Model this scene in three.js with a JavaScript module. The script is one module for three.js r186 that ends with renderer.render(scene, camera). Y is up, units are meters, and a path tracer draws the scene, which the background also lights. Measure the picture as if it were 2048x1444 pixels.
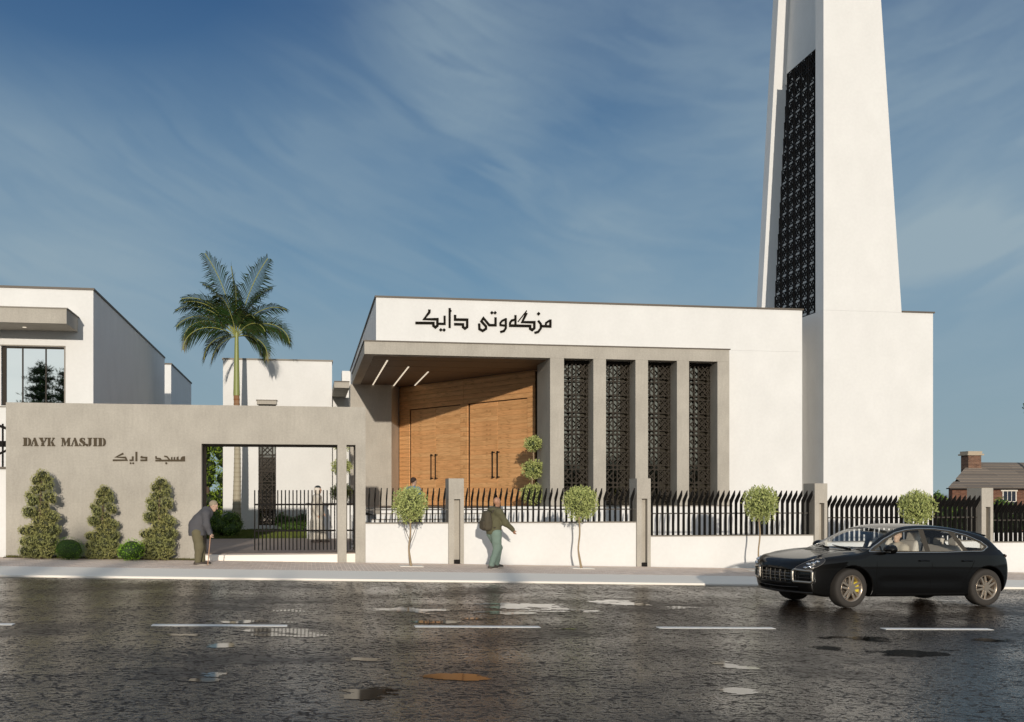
import * as THREE from 'three';
import { mergeGeometries, mergeVertices } from 'three/addons/utils/BufferGeometryUtils.js';
import { RoundedBoxGeometry } from 'three/addons/geometries/RoundedBoxGeometry.js';
import { ImprovedNoise } from 'three/addons/math/ImprovedNoise.js';
import { TextGeometry } from 'three/addons/geometries/TextGeometry.js';
import { FontLoader } from 'three/addons/loaders/FontLoader.js';

// ---------- camera, sky, sun, exposure ----------
// x runs along the facade to the right, y up, the street front lies towards -z; the eye stands at the origin, 1.8 m up
const scene = new THREE.Scene();
const YAW = Math.atan(409 / 2270);
const camera = new THREE.PerspectiveCamera(2 * Math.atan(722 / 2270) * 180 / Math.PI, 2048 / 1444, 0.1, 2000);
camera.position.set(0, 1.8, 0);
camera.lookAt(Math.sin(YAW), 1.8, -Math.cos(YAW));
camera.setViewOffset(2048, 1444, 0, -268, 2048, 1444);          // shift lens, verticals stay vertical
const SUN = new THREE.Vector3(-0.0905, 0.152, 1).normalize();    // towards the sun: low, behind the viewer
const sun = new THREE.DirectionalLight(new THREE.Color(1, 0.905, 0.775), 3.15);
sun.target.position.set(5, 2, -25); sun.position.copy(SUN).multiplyScalar(120).add(sun.target.position);
sun.castShadow = true; sun.shadow.radius = 1;
Object.assign(sun.shadow.camera, { left: -45, right: 45, bottom: -20, top: 40, near: 1, far: 260 });
sun.shadow.mapSize.set(4096, 4096);
scene.add(sun, sun.target);
const renderer = new THREE.WebGLRenderer({ antialias: true });
renderer.toneMapping = THREE.LinearToneMapping; renderer.toneMappingExposure = 1;
renderer.shadowMap.enabled = true;

const N3 = new ImprovedNoise();
function fbm(x, y, z, o = 4, g = 0.5) { let s = 0, a = 1, t = 0; for (let i = 0; i < o; i++) { s += a * N3.noise(x, y, z + i * 7.3); t += a; a *= g; x *= 2.03; y *= 2.03; } return s / t; }
const mix = (a, b, t) => a + (b - a) * t, clamp = (x, a = 0, b = 1) => Math.min(b, Math.max(a, x)), smooth = (a, b, x) => { const t = clamp((x - a) / (b - a)); return t * t * (3 - 2 * t); };
function rng(seed) { let s = seed | 0; return () => { s = (s + 0x6d2b79f5) | 0; let t = Math.imul(s ^ (s >>> 15), 1 | s); t = (t + Math.imul(t ^ (t >>> 7), 61 | t)) ^ t; return ((t ^ (t >>> 14)) >>> 0) / 4294967296; }; }
{ // sky: clear evening blue with thin high cirrus
  const W = 3072, H = 1536, d = new Float32Array(W * H * 4);
  const stops = [[0, 0.30, 0.39, 0.42], [0.07, 0.24, 0.35, 0.412], [0.174, 0.16, 0.288, 0.412], [0.276, 0.092, 0.198, 0.34], [0.39, 0.038, 0.11, 0.245], [0.7, 0.034, 0.09, 0.2], [1, 0.032, 0.08, 0.18]];
  for (let r = 0; r < H; r++) {
    const el = ((r + 0.5) / H - 0.5) * Math.PI, y = Math.sin(el), ce = Math.cos(el), yy = clamp(y);
    let k = 0; while (k < stops.length - 2 && yy > stops[k + 1][0]) k++;
    const t = clamp((yy - stops[k][0]) / (stops[k + 1][0] - stops[k][0])), c0 = [1, 2, 3].map((i) => mix(stops[k][i], stops[k + 1][i], t));
    for (let c = 0; c < W; c++) {
      const o = (r * W + c) * 4;
      if (r < H / 2 - 9) { d[o] = 0.2; d[o + 1] = 0.23; d[o + 2] = 0.25; d[o + 3] = 1; continue; }
      const az = ((c + 0.5) / W - 0.5) * 2 * Math.PI, x = Math.cos(az) * ce, z = Math.sin(az) * ce;
      const cs = x * SUN.x + y * SUN.y + z * SUN.z, haze = Math.pow(clamp(cs * 0.5 + 0.5), 1.5);
      let R = c0[0] + 0.31 * haze, G = c0[1] + 0.272 * haze, B = c0[2] + 0.21 * haze;
      if (y > 0.004) {
        // cirrus: fibres that sweep down to the right and curl up again, thicker in a few drifts
        const ad = Math.atan2(x, -z) * 57.2958, ed = el * 57.2958, w1 = fbm(ad * 0.05 + 3, ed * 0.09, 1, 3) * 5;
        const bd = ad - 20, bend = 0.46 * Math.sqrt(bd * bd + 90) - 0.1 * bd, cc = ed - bend * smooth(60, 30, Math.abs(ad - 10)) + w1 * 0.6, ss = ad + w1;
        const fib = fbm(ss * 0.05, cc * 0.33, 4, 5, 0.55), fine = fbm(ss * 0.15 + fib * 1.5, cc * 0.30 + fib * 2, 14, 5, 0.58), veil = fbm(ad * 0.04 + 9.1, ed * 0.07 + 2.2, 2, 3), blob = (p, q, r, s) => Math.exp(-(((ad - p) / r) ** 2) - ((ed - q) / s) ** 2);
        const plume = Math.exp(-(((ed - 23 + (ad - 5) * 1.15) / 4.5) ** 2)) * smooth(-2, 8, ad) * smooth(30, 16, ad);
        let a = (0.36 + 0.14 * fib + 0.55 * veil + 0.42 * fine) * (0.55 + 0.6 * blob(-9, 12, 15, 4.5) + 0.55 * plume + 1.3 * blob(32, 11.5, 6, 1.6) + 0.4 * blob(28, 16, 9, 5) - 0.7 * blob(-10, 24, 13, 7));
        a = clamp(a * 1.35) * smooth(0.0, 0.1, y);
        const cr = 0.285 + 0.5 * haze, cg = 0.385 + 0.45 * haze, cb = 0.455 + 0.36 * haze;
        R = mix(R, cr, a); G = mix(G, cg, a); B = mix(B, cb, a);
      }
      d[o] = R; d[o + 1] = G; d[o + 2] = B; d[o + 3] = 1;
    }
  }
  const t = new THREE.DataTexture(d, W, H, THREE.RGBAFormat, THREE.FloatType);
  t.mapping = THREE.EquirectangularReflectionMapping; t.magFilter = THREE.LinearFilter; t.needsUpdate = true;
  scene.background = t; scene.environment = t;
}

// ---------- helpers ----------
const used = new Map();
function numbered(n) { const k = used.get(n) ?? 0; used.set(n, k + 1); return k ? n + '_' + String(k).padStart(3, '0') : n; }
function tag(o, label, category, group, kind) { if (label) o.userData.label = label; if (category) o.userData.category = category; if (group) o.userData.group = group; if (kind) o.userData.kind = kind; return o; }
function thing(name, label, category, pos = [0, 0, 0], group, turn = 0) {
  const o = new THREE.Group(); o.name = numbered(name); o.position.set(...pos); o.rotation.y = turn; scene.add(o);
  return tag(o, label, category, group);
}
function copy(src, label, pos, turn) { const o = src.clone(); o.userData = { ...src.userData, label }; o.name = numbered(src.name.replace(/_\d\d\d$/, '')); if (pos) o.position.set(...pos); if (turn !== undefined) o.rotation.y = turn; scene.add(o); return o; }
function part(name, geo, mat, parent = scene) { const m = new THREE.Mesh(Array.isArray(geo) ? merge(geo) : geo, mat); m.name = parent === scene ? numbered(name) : name; m.castShadow = m.receiveShadow = true; parent.add(m); return m; }
function struct(name, geo, mat, kind = 'structure') { const m = part(name, geo, mat); m.userData.kind = kind; return m; }
function merge(list) {
  const l = list.map((g) => { const q = g.index ? g.toNonIndexed() : g; for (const k of Object.keys(q.attributes)) if (!['position', 'normal', 'uv', 'color'].includes(k)) q.deleteAttribute(k); return q; });
  const col = l.some((g) => g.attributes.color), uv = l.every((g) => g.attributes.uv);
  for (const g of l) { if (!uv) g.deleteAttribute('uv'); if (col && !g.attributes.color) g.setAttribute('color', new THREE.BufferAttribute(new Float32Array(g.attributes.position.count * 3).fill(1), 3)); }
  return l.length === 1 ? l[0] : mergeGeometries(l);
}
// box between two corners; d is the distance ahead of the viewer along the street normal (z = -d); uv in metres
function box(x0, x1, y0, y1, d0, d1) { const g = new THREE.BoxGeometry(x1 - x0, y1 - y0, d1 - d0); g.translate((x0 + x1) / 2, (y0 + y1) / 2, -(d0 + d1) / 2); return uvm(g); }
function uvm(g, s = 1) {
  const p = g.attributes.position, n = g.attributes.normal, uv = new Float32Array(p.count * 2);
  for (let i = 0; i < p.count; i++) {
    const ax = Math.abs(n.getX(i)), ay = Math.abs(n.getY(i)), az = Math.abs(n.getZ(i)), x = p.getX(i), y = p.getY(i), z = p.getZ(i);
    const [u, v] = ay > ax && ay > az ? [x, z] : ax > az ? [z + 0.37, y] : [x, y];
    uv[i * 2] = u * s; uv[i * 2 + 1] = v * s;
  }
  return g.setAttribute('uv', new THREE.BufferAttribute(uv, 2));
}
function extrude(pts, depth, holes = [], bevel = 0) {
  const s = pts instanceof THREE.Shape ? pts : new THREE.Shape(pts.map((p) => new THREE.Vector2(...p)));
  for (const h of holes) s.holes.push(h instanceof THREE.Path ? h : new THREE.Path(h.map((p) => new THREE.Vector2(...p))));
  return new THREE.ExtrudeGeometry(s, { depth, bevelEnabled: bevel > 0, bevelSize: bevel, bevelThickness: bevel, bevelSegments: 2, curveSegments: 8 });
}
function tube(pts, r, seg = 24, rad = 8) { return new THREE.TubeGeometry(new THREE.CatmullRomCurve3(pts.map((p) => new THREE.Vector3(...p))), seg, r, rad); }
function limb(a, b, r0, r1, rad = 8) { // tapered round bar
  const A = new THREE.Vector3(...a), B = new THREE.Vector3(...b), g = new THREE.CylinderGeometry(r1, r0, A.distanceTo(B), rad);
  g.applyQuaternion(new THREE.Quaternion().setFromUnitVectors(new THREE.Vector3(0, 1, 0), B.clone().sub(A).normalize()));
  return g.translate(...A.add(B).multiplyScalar(0.5).toArray());
}
// the street falls gently to the right
const SLOPE = -0.0255, pave = (x) => 0.08 + SLOPE * clamp(x, -45, 60);
function tilt(g) { const p = g.attributes.position; for (let i = 0; i < p.count; i++) p.setY(i, p.getY(i) + pave(p.getX(i))); g.computeVertexNormals(); return g; }

// ---------- textures ----------
function tex(size, fn, { srgb = false, rep = 1, h = size } = {}) {
  const d = new Uint8Array(size * h * 4);
  for (let j = 0; j < h; j++) for (let i = 0; i < size; i++) { const c = fn(i / size, j / h, i, j), o = (j * size + i) * 4; const a = Array.isArray(c) ? c : [c, c, c]; for (let k = 0; k < 3; k++) d[o + k] = clamp(a[k]) * 255; d[o + 3] = 255; }
  const t = new THREE.DataTexture(d, size, h); t.wrapS = t.wrapT = THREE.RepeatWrapping; t.magFilter = THREE.LinearFilter; t.minFilter = THREE.LinearMipmapLinearFilter; t.generateMipmaps = true;
  if (srgb) t.colorSpace = THREE.SRGBColorSpace; t.repeat.set(rep, rep); t.needsUpdate = true; return t;
}
// gradient noise that wraps on the unit square
const GX = new Float32Array(4096), GY = new Float32Array(4096); { const r = rng(99); for (let i = 0; i < 4096; i++) { const a = r() * 6.2832; GX[i] = Math.cos(a) * 1.4; GY[i] = Math.sin(a) * 1.4; } }
function wrapN(u, v, fx, fy, z, o = 3) {
  let s = 0, amp = 1, t = 0;
  for (let k = 0; k < o; k++, fx *= 2, fy *= 2, amp *= 0.5) {
    const x = u * fx, y = v * fy, ix = Math.floor(x), iy = Math.floor(y), a = x - ix, b = y - iy, sd = (z + k) * 977;
    const x0 = ((ix % fx) + fx) % fx, y0 = ((iy % fy) + fy) % fy, x1 = (x0 + 1) % fx, y1 = (y0 + 1) % fy;
    const g = (p, q, dx, dy) => { let h = (Math.imul(p, 374761393) + Math.imul(q, 668265263) + Math.imul(sd, 69069)) | 0; h = Math.imul(h ^ (h >>> 13), 1274126177); h = (h ^ (h >>> 16)) & 4095; return GX[h] * dx + GY[h] * dy; };
    const f = a * a * a * (a * (a * 6 - 15) + 10), e = b * b * b * (b * (b * 6 - 15) + 10);
    const n0 = g(x0, y0, a, b), n1 = g(x1, y0, a - 1, b), n2 = g(x0, y1, a, b - 1), n3 = g(x1, y1, a - 1, b - 1);
    s += amp * (n0 + (n1 - n0) * f + (n2 - n0) * e + (n0 - n1 - n2 + n3) * f * e); t += amp;
  }
  return s / t;
}
const R0 = rng(5);
const speck = (n, size, r) => { const f = new Float32Array(size * size); for (let i = 0; i < n; i++) { const x = R0() * size, y = R0() * size, q = r * (0.4 + R0()), w = R0() < 0.6 ? -1 : 1; for (let b = -3; b <= 3; b++) for (let a = -3; a <= 3; a++) { const e = clamp(1.2 - Math.hypot(a, b) / q); f[((Math.floor(y + b) + size) % size) * size + ((Math.floor(x + a) + size) % size)] += e * w; } } return f; };
const spk = speck(900, 1024, 1.2);
const concMap = tex(1024, (u, v, i, j) => { const s = wrapN(u, v, 64, 9, 3, 3) * 0.022 + wrapN(u, v, 6, 5, 6, 4) * 0.05 + wrapN(u, v, 90, 90, 2, 2) * 0.03 + spk[j * 1024 + i] * 0.05; return [0.675 + s, 0.652 + s, 0.612 + s * 0.95]; }, { srgb: true, rep: 1 / 4 });
const concBump = tex(512, (u, v) => 0.5 + wrapN(u, v, 60, 40, 1, 3) * 0.6, { rep: 1 / 2 });
const plasMap = tex(512, (u, v) => { const s = wrapN(u, v, 5, 4, 9, 4) * 0.03 + wrapN(u, v, 50, 50, 2, 2) * 0.012; return [0.875 + s, 0.872 + s, 0.864 + s]; }, { srgb: true, rep: 1 / 5 });
const plasBump = tex(512, (u, v) => 0.5 + wrapN(u, v, 70, 70, 4, 3) * 0.6, { rep: 1 / 1.5 });
const woodMap = tex(1024, (u, v) => { const w = wrapN(u, v, 3, 22, 1, 4), f = wrapN(u, v, 6, 150, 5, 3), kn = wrapN(u, v, 8, 14, 12, 2); const s = w * 0.10 + f * 0.15 - smooth(0.25, 0.5, kn) * 0.08; return [0.865 + s, 0.665 + s * 0.9, 0.455 + s * 0.75]; }, { srgb: true });
const roadMap = tex(1024, (u, v) => { const s = wrapN(u, v, 6, 6, 3, 4) * 0.04 + wrapN(u, v, 120, 120, 8, 2) * 0.03; return [0.16 + s, 0.118 + s, 0.08 + s]; }, { srgb: true, rep: 1 / 9 });
// the road is wet: lumpy aggregate, gullies with a film of water
const roadH = (u, v) => { const a = wrapN(u, v, 70, 95, 1, 4), b = wrapN(u, v, 240, 240, 6, 2), c = wrapN(u, v, 9, 12, 3, 3), cr = 1 - smooth(0, 0.05, Math.abs(wrapN(u, v, 24, 30, 21, 5))); return clamp(0.6 + a * 0.32 + b * 0.26 + c * 0.12 - cr * 0.32); };
const roadBump = tex(2048, roadH, { rep: 1 / 7 });
const roadRough = tex(768, (u, v) => { const h = roadH(u, v); return clamp(mix(0.6, 0.2, smooth(0.3, 0.62, h)) + wrapN(u, v, 3, 4, 2, 3) * 0.24, 0.12, 0.8); }, { rep: 1 / 7 });
const paveMap = tex(512, (u, v) => { const s = wrapN(u, v, 12, 12, 2, 4) * 0.09; return [0.66 + s, 0.60 + s, 0.55 + s]; }, { srgb: true, rep: 1 / 2 });
const brickMap = tex(1024, (u, v) => { const row = Math.floor(v * 26), o = (row % 2) * 0.5, bx = u * 9 + o, fx = bx - Math.floor(bx), fy = v * 26 - row; const m = fx < 0.05 || fy < 0.14; const k = N3.noise(Math.floor(bx) % 9 * 3.7, row * 2.3, 4) * 0.16 + wrapN(u, v, 60, 60, 4, 2) * 0.1; return m ? [0.46, 0.40, 0.34] : [0.42 + k, 0.275 + k * 0.75, 0.215 + k * 0.6]; }, { srgb: true, rep: 1 / 2 });
const grassMap = tex(512, (u, v) => { const s = wrapN(u, v, 20, 20, 2, 4) * 0.18; return [0.27 + s, 0.32 + s, 0.12 + s * 0.5]; }, { srgb: true, rep: 1 / 2 });
const weave = tex(256, (u, v) => 0.5 + 0.2 * Math.sin(u * 256 * 1.6) * Math.sin(v * 256 * 1.6) + wrapN(u, v, 6, 9, 2, 3) * 0.5, { rep: 2 });

const std = (c, roughness = 0.8, o = {}) => new THREE.MeshStandardMaterial({ color: new THREE.Color().setRGB(...c), roughness, ...o });
const phy = (c, roughness, o = {}) => new THREE.MeshPhysicalMaterial({ color: new THREE.Color().setRGB(...c), roughness, ...o });
const M = {
  white: std([1, 1, 1], 0.85, { map: plasMap, bumpMap: plasBump, bumpScale: 0.0015 }),
  conc: std([1, 1, 1], 0.88, { map: concMap, bumpMap: concBump, bumpScale: 0.004 }),
  coping: std([0.11, 0.09, 0.07], 0.6), copeGrey: std([0.25, 0.225, 0.19], 0.7),
  black: phy([0.007, 0.0055, 0.0045], 0.7, { specularIntensity: 0.4 }),
  bronze: phy([0.026, 0.02, 0.014], 0.65, { specularIntensity: 0.5 }), letter: phy([0.010, 0.008, 0.005], 0.8, { specularIntensity: 0.2 }), letter2: phy([0.085, 0.067, 0.045], 0.8, { specularIntensity: 0.2 }),
  kerb: std([0.92, 0.86, 0.77], 0.85, { bumpMap: concBump, bumpScale: 0.003 }),
  glassDark: phy([0.30, 0.27, 0.22], 0.06, { metalness: 1 }), mirror: phy([1, 0.99, 0.97], 0.015, { metalness: 1 }),
  wood: [[1, 1, 1], [0.93, 0.90, 0.87], [1.0, 0.94, 0.90]].map((c) => std(c, 0.55, { map: woodMap })),
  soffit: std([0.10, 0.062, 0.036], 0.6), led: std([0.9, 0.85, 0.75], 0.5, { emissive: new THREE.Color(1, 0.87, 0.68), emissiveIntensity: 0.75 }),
  paver: std([1, 1, 1], 0.85, { map: paveMap }), floor: std([0.86, 0.83, 0.82], 0.8, { map: paveMap }),
  road: phy([1, 1, 1], 1, { map: roadMap, bumpMap: roadBump, bumpScale: 0.0065, roughnessMap: roadRough, specularIntensity: 0.3, specularColor: new THREE.Color(1, 0.8, 0.58) }),
  puddle: phy([0.02, 0.017, 0.013], 0.07, { ior: 1.38 }), line: std([0.92, 0.9, 0.86], 0.6, { bumpMap: concBump, bumpScale: 0.004 }),
  soil: std([0.06, 0.05, 0.025], 0.95), lawn: std([1, 1, 1], 0.95, { map: grassMap }), earth: std([0.2, 0.18, 0.14], 0.95),
  bark: std([0.36, 0.27, 0.17], 0.9, { bumpMap: concBump, bumpScale: 0.01 }), darkbark: std([0.09, 0.06, 0.04], 0.9),
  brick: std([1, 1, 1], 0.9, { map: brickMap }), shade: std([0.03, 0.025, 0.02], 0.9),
};

// ---------- ground, road, pavement ----------
{
  const g = new THREE.PlaneGeometry(700, 700, 140, 4); g.rotateX(-Math.PI / 2); g.translate(0, -0.35, -60); tilt(g); uvm(g);
  struct('ground', g, M.earth);
  const road = new THREE.PlaneGeometry(160, 44, 64, 1); road.rotateX(-Math.PI / 2); road.translate(10, -0.13, -3); tilt(road); uvm(road);
  struct('road', road, M.road);
  // wide concrete kerb with a rounded nose
  const prof = new THREE.Shape(); prof.moveTo(0, -0.3); prof.lineTo(0, -0.1); prof.quadraticCurveTo(0.004, -0.086, 0.03, -0.082); prof.lineTo(1.4, 0); prof.lineTo(1.4, -0.3);
  const k = new THREE.ExtrudeGeometry(prof, { depth: 130, bevelEnabled: false, steps: 52, curveSegments: 5 }); k.rotateY(Math.PI / 2); k.translate(-60, 0, -24.95);
  struct('kerb', uvm(tilt(k)), M.kerb);
  const bed = new THREE.BoxGeometry(130, 0.3, 3.7, 52, 1, 1); bed.translate(5, -0.162, -28.22); struct('pavement', uvm(tilt(bed)), std([0.2, 0.17, 0.15], 0.9));
  // block pavers, laid one by one in running bond
  const pg = new RoundedBoxGeometry(0.194, 0.03, 0.129, 1, 0.006), n = [];
  for (let r = 0; r < 26; r++) for (let i = 0; i < 190; i++) { const x = -10.5 + (i + (r % 2) * 0.5) * 0.2, d = 26.42 + r * 0.1345; if (d < 29.75) n.push([x, d]); }
  const im = new THREE.InstancedMesh(pg, std([1, 1, 1], 0.85), n.length), q = new THREE.Matrix4(), r = rng(3), c = new THREE.Color();
  const e = new THREE.Euler();
  n.forEach(([x, d], i) => { q.makeRotationFromEuler(e.set((r() - 0.5) * 0.008, (r() - 0.5) * 0.01, SLOPE)); q.setPosition(x, pave(x) - 0.013 + (r() - 0.5) * 0.003, -d); im.setMatrixAt(i, q); const t = r() * 0.11 + 0.02 * Math.sin(x) ; c.setRGB(0.72 + t * 0.9, 0.575 + t, 0.475 + t); im.setColorAt(i, c); });
  im.name = 'block_pavers'; im.userData.kind = 'stuff'; im.receiveShadow = true; scene.add(im); tag(im, 'pinkish grey block pavers laid along the pavement', 'paving');
}
const dashLabels = ['white lane dash cut by the left edge of the picture', 'white lane dash lying beyond the puddles at left', 'white lane dash in front of the man with the backpack', 'white lane dash in front of the fence tree beside the car', 'white lane dash in front of the parked black car'];
for (let i = -1; i < 5; i++) {
  const x0 = -2.11 + i * 3.625, g = new THREE.BoxGeometry(1.83, 0.006, 0.19, 6, 1, 1); g.translate(x0 + 0.915, -0.125, -16.27);
  if (i < 4) tag(struct('road_marking', tilt(g), M.line), dashLabels[i + 1], 'lane marking');
}
{ // shallow puddles with ragged rims
  const list = [[3.2, 18.35, 0.55, 0.3], [4.7, 18.7, 0.4, 0.28], [2.6, 17.4, 0.32, 0.2], [6.6, 19.4, 0.4, 0.3], [-0.34, 18.45, 0.34, 0.24], [-0.95, 16.75, 0.85, 0.22], [-0.28, 15.45, 0.5, 0.6], [0.33, 17.1, 0.2, 0.2], [1.73, 18.5, 0.75, 0.55], [3.74, 19.3, 0.9, 0.85], [5.58, 20.3, 0.65, 0.6], [1.95, 16.9, 0.42, 0.25], [-1.57, 15.15, 0.3, 0.2], [-1.0, 14.2, 0.3, 0.24], [0.67, 13.0, 0.24, 0.2], [-1.0, 11.7, 0.24, 0.36], [0.5, 10.85, 0.34, 0.46], [1.5, 11.7, 0.38, 0.24], [4.83, 12.5, 0.26, 0.36], [4.2, 10.8, 0.24, 0.28], [6.75, 14.0, 0.22, 0.22], [7.75, 13.55, 0.65, 0.4], [7.8, 15.0, 0.55, 0.35], [9.7, 14.9, 0.4, 0.2], [3.6, 16.05, 0.4, 0.1], [-4.9, 18.2, 0.5, 0.3]];
  const r = rng(41);
  for (const [x, d, rx, rd] of list) {
    const ph = r() * 9, cs = Math.max(0.014, Math.min(rx, rd) / 16), v = [];
    for (let X = -1.5 * rx; X < 1.5 * rx; X += cs * 1.6) for (let Z = -1.5 * rd; Z < 1.5 * rd; Z += cs) {
      const f = 1 - (X / rx) ** 2 - (Z / rd) ** 2 + 2.0 * fbm((x + X) * 2.2 + ph, (d + Z) * 3.2, ph, 2) + 0.9 * fbm((x + X) * 9, (d + Z) * 16, ph, 3); if (f < 0.45) continue;
      const a0 = x + X, a1 = a0 + cs * 1.6, b0 = -(d + Z), b1 = b0 - cs, y = -0.126; for (const q of [[a0, b0], [a1, b0], [a1, b1], [a0, b0], [a1, b1], [a0, b1]]) v.push(q[0], y, q[1]);
    }
    if (!v.length) continue;
    const g = new THREE.BufferGeometry(); g.setAttribute('position', new THREE.Float32BufferAttribute(v, 3)); g.computeVertexNormals();
    struct('puddle', tilt(g), M.puddle);
  }
}

// ---------- pierced star lattice ----------
// one cell: pitch p; holes: slots along the cell edges, round holes at the corners, a star of slots and triangles inside
function latticeCell(p, b) {
  const H = [], h = p / 2, s = p * 0.088, i0 = p * 0.5 - s - b; // slot half width, inner square half side
  const poly = (q) => H.push(q);
  const L = p * 0.5 - s - b * 1.5;
  return { L, s, i0, inner: (cx, cy) => {
    const w = p * 0.10, m = b * 0.5, a = i0, out = [];
    const dia = w * 1.25; out.push([[cx + dia, cy], [cx, cy + dia], [cx - dia, cy], [cx, cy - dia]]);
    for (const [sx, sy] of [[1, 1], [-1, 1], [-1, -1], [1, -1]]) { // diagonal slots from near the centre to the corners
      const k = dia / 2 + b * 0.75, t = w * 0.62, q = [[k + t, k - t], [a - 0.0, a - 2 * t], [a, a], [a - 2 * t, a], [k - t, k + t]].map(([x, y]) => [cx + sx * x, cy + sy * y]);
      out.push(q);
    }
    const base = a, cut = w * 1.24 + b; // triangles at the middle of each side
    const T = [[a, -(a - cut - b * 0.35)], [a, a - cut - b * 0.35], [cut + b * 0.35, 0]];
    if (a - cut - b * 0.35 > 0.01) for (let r = 0; r < 4; r++) out.push(T.map(([x, y]) => { for (let k = 0; k < r; k++) [x, y] = [-y, x]; return [cx + x, cy + y]; }));
    return out;
  } };
}
function lattice(w0, hgt, p, b, depth, cols, off = 0, narrow = 0) { // w x hgt panel, origin lower left, in the xy plane
  const rows = Math.round(hgt / p), py = hgt / rows, C = latticeCell(p, b), tiles = [];
  const x0 = off;
  for (let r = 0; r < rows; r++) { // one strip per row, holes inside
    const w = w0 - narrow * r * py, s = new THREE.Shape([[0, 0], [w, 0], [w, py], [0, py]].map((q) => new THREE.Vector2(...q)));
    const ok = (q) => q.every(([x, y]) => x > 0.012 && x < w - 0.012 && y > 0.004 && y < py - 0.004);
    const add = (q) => { const Q = q.map(([x, y]) => [clamp(x, 0.014, w - 0.014), clamp(y, 0.006, py - 0.006)]); const xs = Q.map((k) => k[0]), ys = Q.map((k) => k[1]); if (Math.max(...xs) - Math.min(...xs) < 0.02 || Math.max(...ys) - Math.min(...ys) < 0.02) return; s.holes.push(new THREE.Path(Q.map((k) => new THREE.Vector2(...k)))); };
    const slot = (cx, cy, l, t, vert) => { const q = [[-l, -t * 0.4], [-l + t * 0.8, -t], [l - t * 0.8, -t], [l, -t * 0.4], [l, t * 0.4], [l - t * 0.8, t], [-l + t * 0.8, t], [-l, t * 0.4]].map(([x, y]) => vert ? [cx - y, cy + x] : [cx + x, cy + y]); return q; };
    for (let c = -1; c <= cols; c++) {
      const cx = x0 + (c + 0.5) * p, cy = py / 2 + C.s + b * 0.5, nx = x0 + c * p, yb = b / 2 + C.s;
      if (cx > -C.i0 * 0.6 && cx < w + C.i0 * 0.6) for (const q of C.inner(cx, cy)) { const xs = q.map((k) => k[0]); if (Math.max(...xs) > 0.03 && Math.min(...xs) < w - 0.03) add(q); }
      // a pointed slot along the row line, a round hole on the node, a pointed slot on the column line
      if (cx + C.i0 > 0.03 && cx - C.i0 < w - 0.03) add(slot(cx, yb, C.i0 * 0.96, C.s, false));
      if (nx + C.s > 0.03 && nx - C.s < w - 0.03) { add(slot(nx, cy, C.i0 * 0.96, C.s, true)); add([0, 1, 2, 3, 4, 5, 6, 7].map((k) => [nx + Math.cos(k * Math.PI / 4) * C.s, yb + Math.sin(k * Math.PI / 4) * C.s])); }
    }
    const g = new THREE.ExtrudeGeometry(s, { depth, bevelEnabled: false }); g.translate(0, r * py, 0); tiles.push(g);
  }
  return merge(tiles);
}

// ---------- lettering: strokes with mitred corners ----------
function stroke(pts, w, depth) {
  const P = pts.map((p) => new THREE.Vector2(...p)), L = [], R = [];
  for (let i = 0; i < P.length; i++) {
    const a = P[Math.max(0, i - 1)], b = P[i], c = P[Math.min(P.length - 1, i + 1)];
    const d1 = (i ? b.clone().sub(a) : c.clone().sub(b)).normalize(), d2 = (i < P.length - 1 ? c.clone().sub(b) : b.clone().sub(a)).normalize();
    const n1 = new THREE.Vector2(-d1.y, d1.x), n2 = new THREE.Vector2(-d2.y, d2.x), m = n1.clone().add(n2).normalize(), k = Math.min(1.5, 1 / Math.max(0.3, m.dot(n1)));
    L.push(b.clone().addScaledVector(m, w / 2 * k)); R.push(b.clone().addScaledVector(m, -w / 2 * k));
  }
  return new THREE.ExtrudeGeometry(new THREE.Shape([...L, ...R.reverse()]), { depth, bevelEnabled: false });
}
function writing(parent, letters, toXY, z, depth, mat) { // each letter: list of [w, ...points] strokes or {dot:[x,y,r]} or {poly:[...]}
  for (const letter of letters) {
    const gs = []; let k = 0;
    for (const s of letter) {
      const dd = depth + 0.003 * k++;
      let g;
      if (s.dot) { const [x, y, r, n = 4] = s.dot; g = extrude(Array.from({ length: n }, (_, i) => toXY(x + r * Math.cos(i / n * 2 * Math.PI), y - r * Math.sin(i / n * 2 * Math.PI))), dd); }
      else if (s.poly) g = extrude(s.poly.map((q) => toXY(...q)), dd, (s.holes ?? []).map((h) => h.map((q) => toXY(...q))));
      else { const [w, ...pts] = s, sc = Math.hypot(toXY(1, 0)[0] - toXY(0, 0)[0], toXY(1, 0)[1] - toXY(0, 0)[1]); g = stroke(pts.map((q) => toXY(...q)), w * sc, dd); }
      gs.push(g.translate(0, 0, z));
    }
    part('letter', gs, mat, parent);
  }
}

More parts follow.
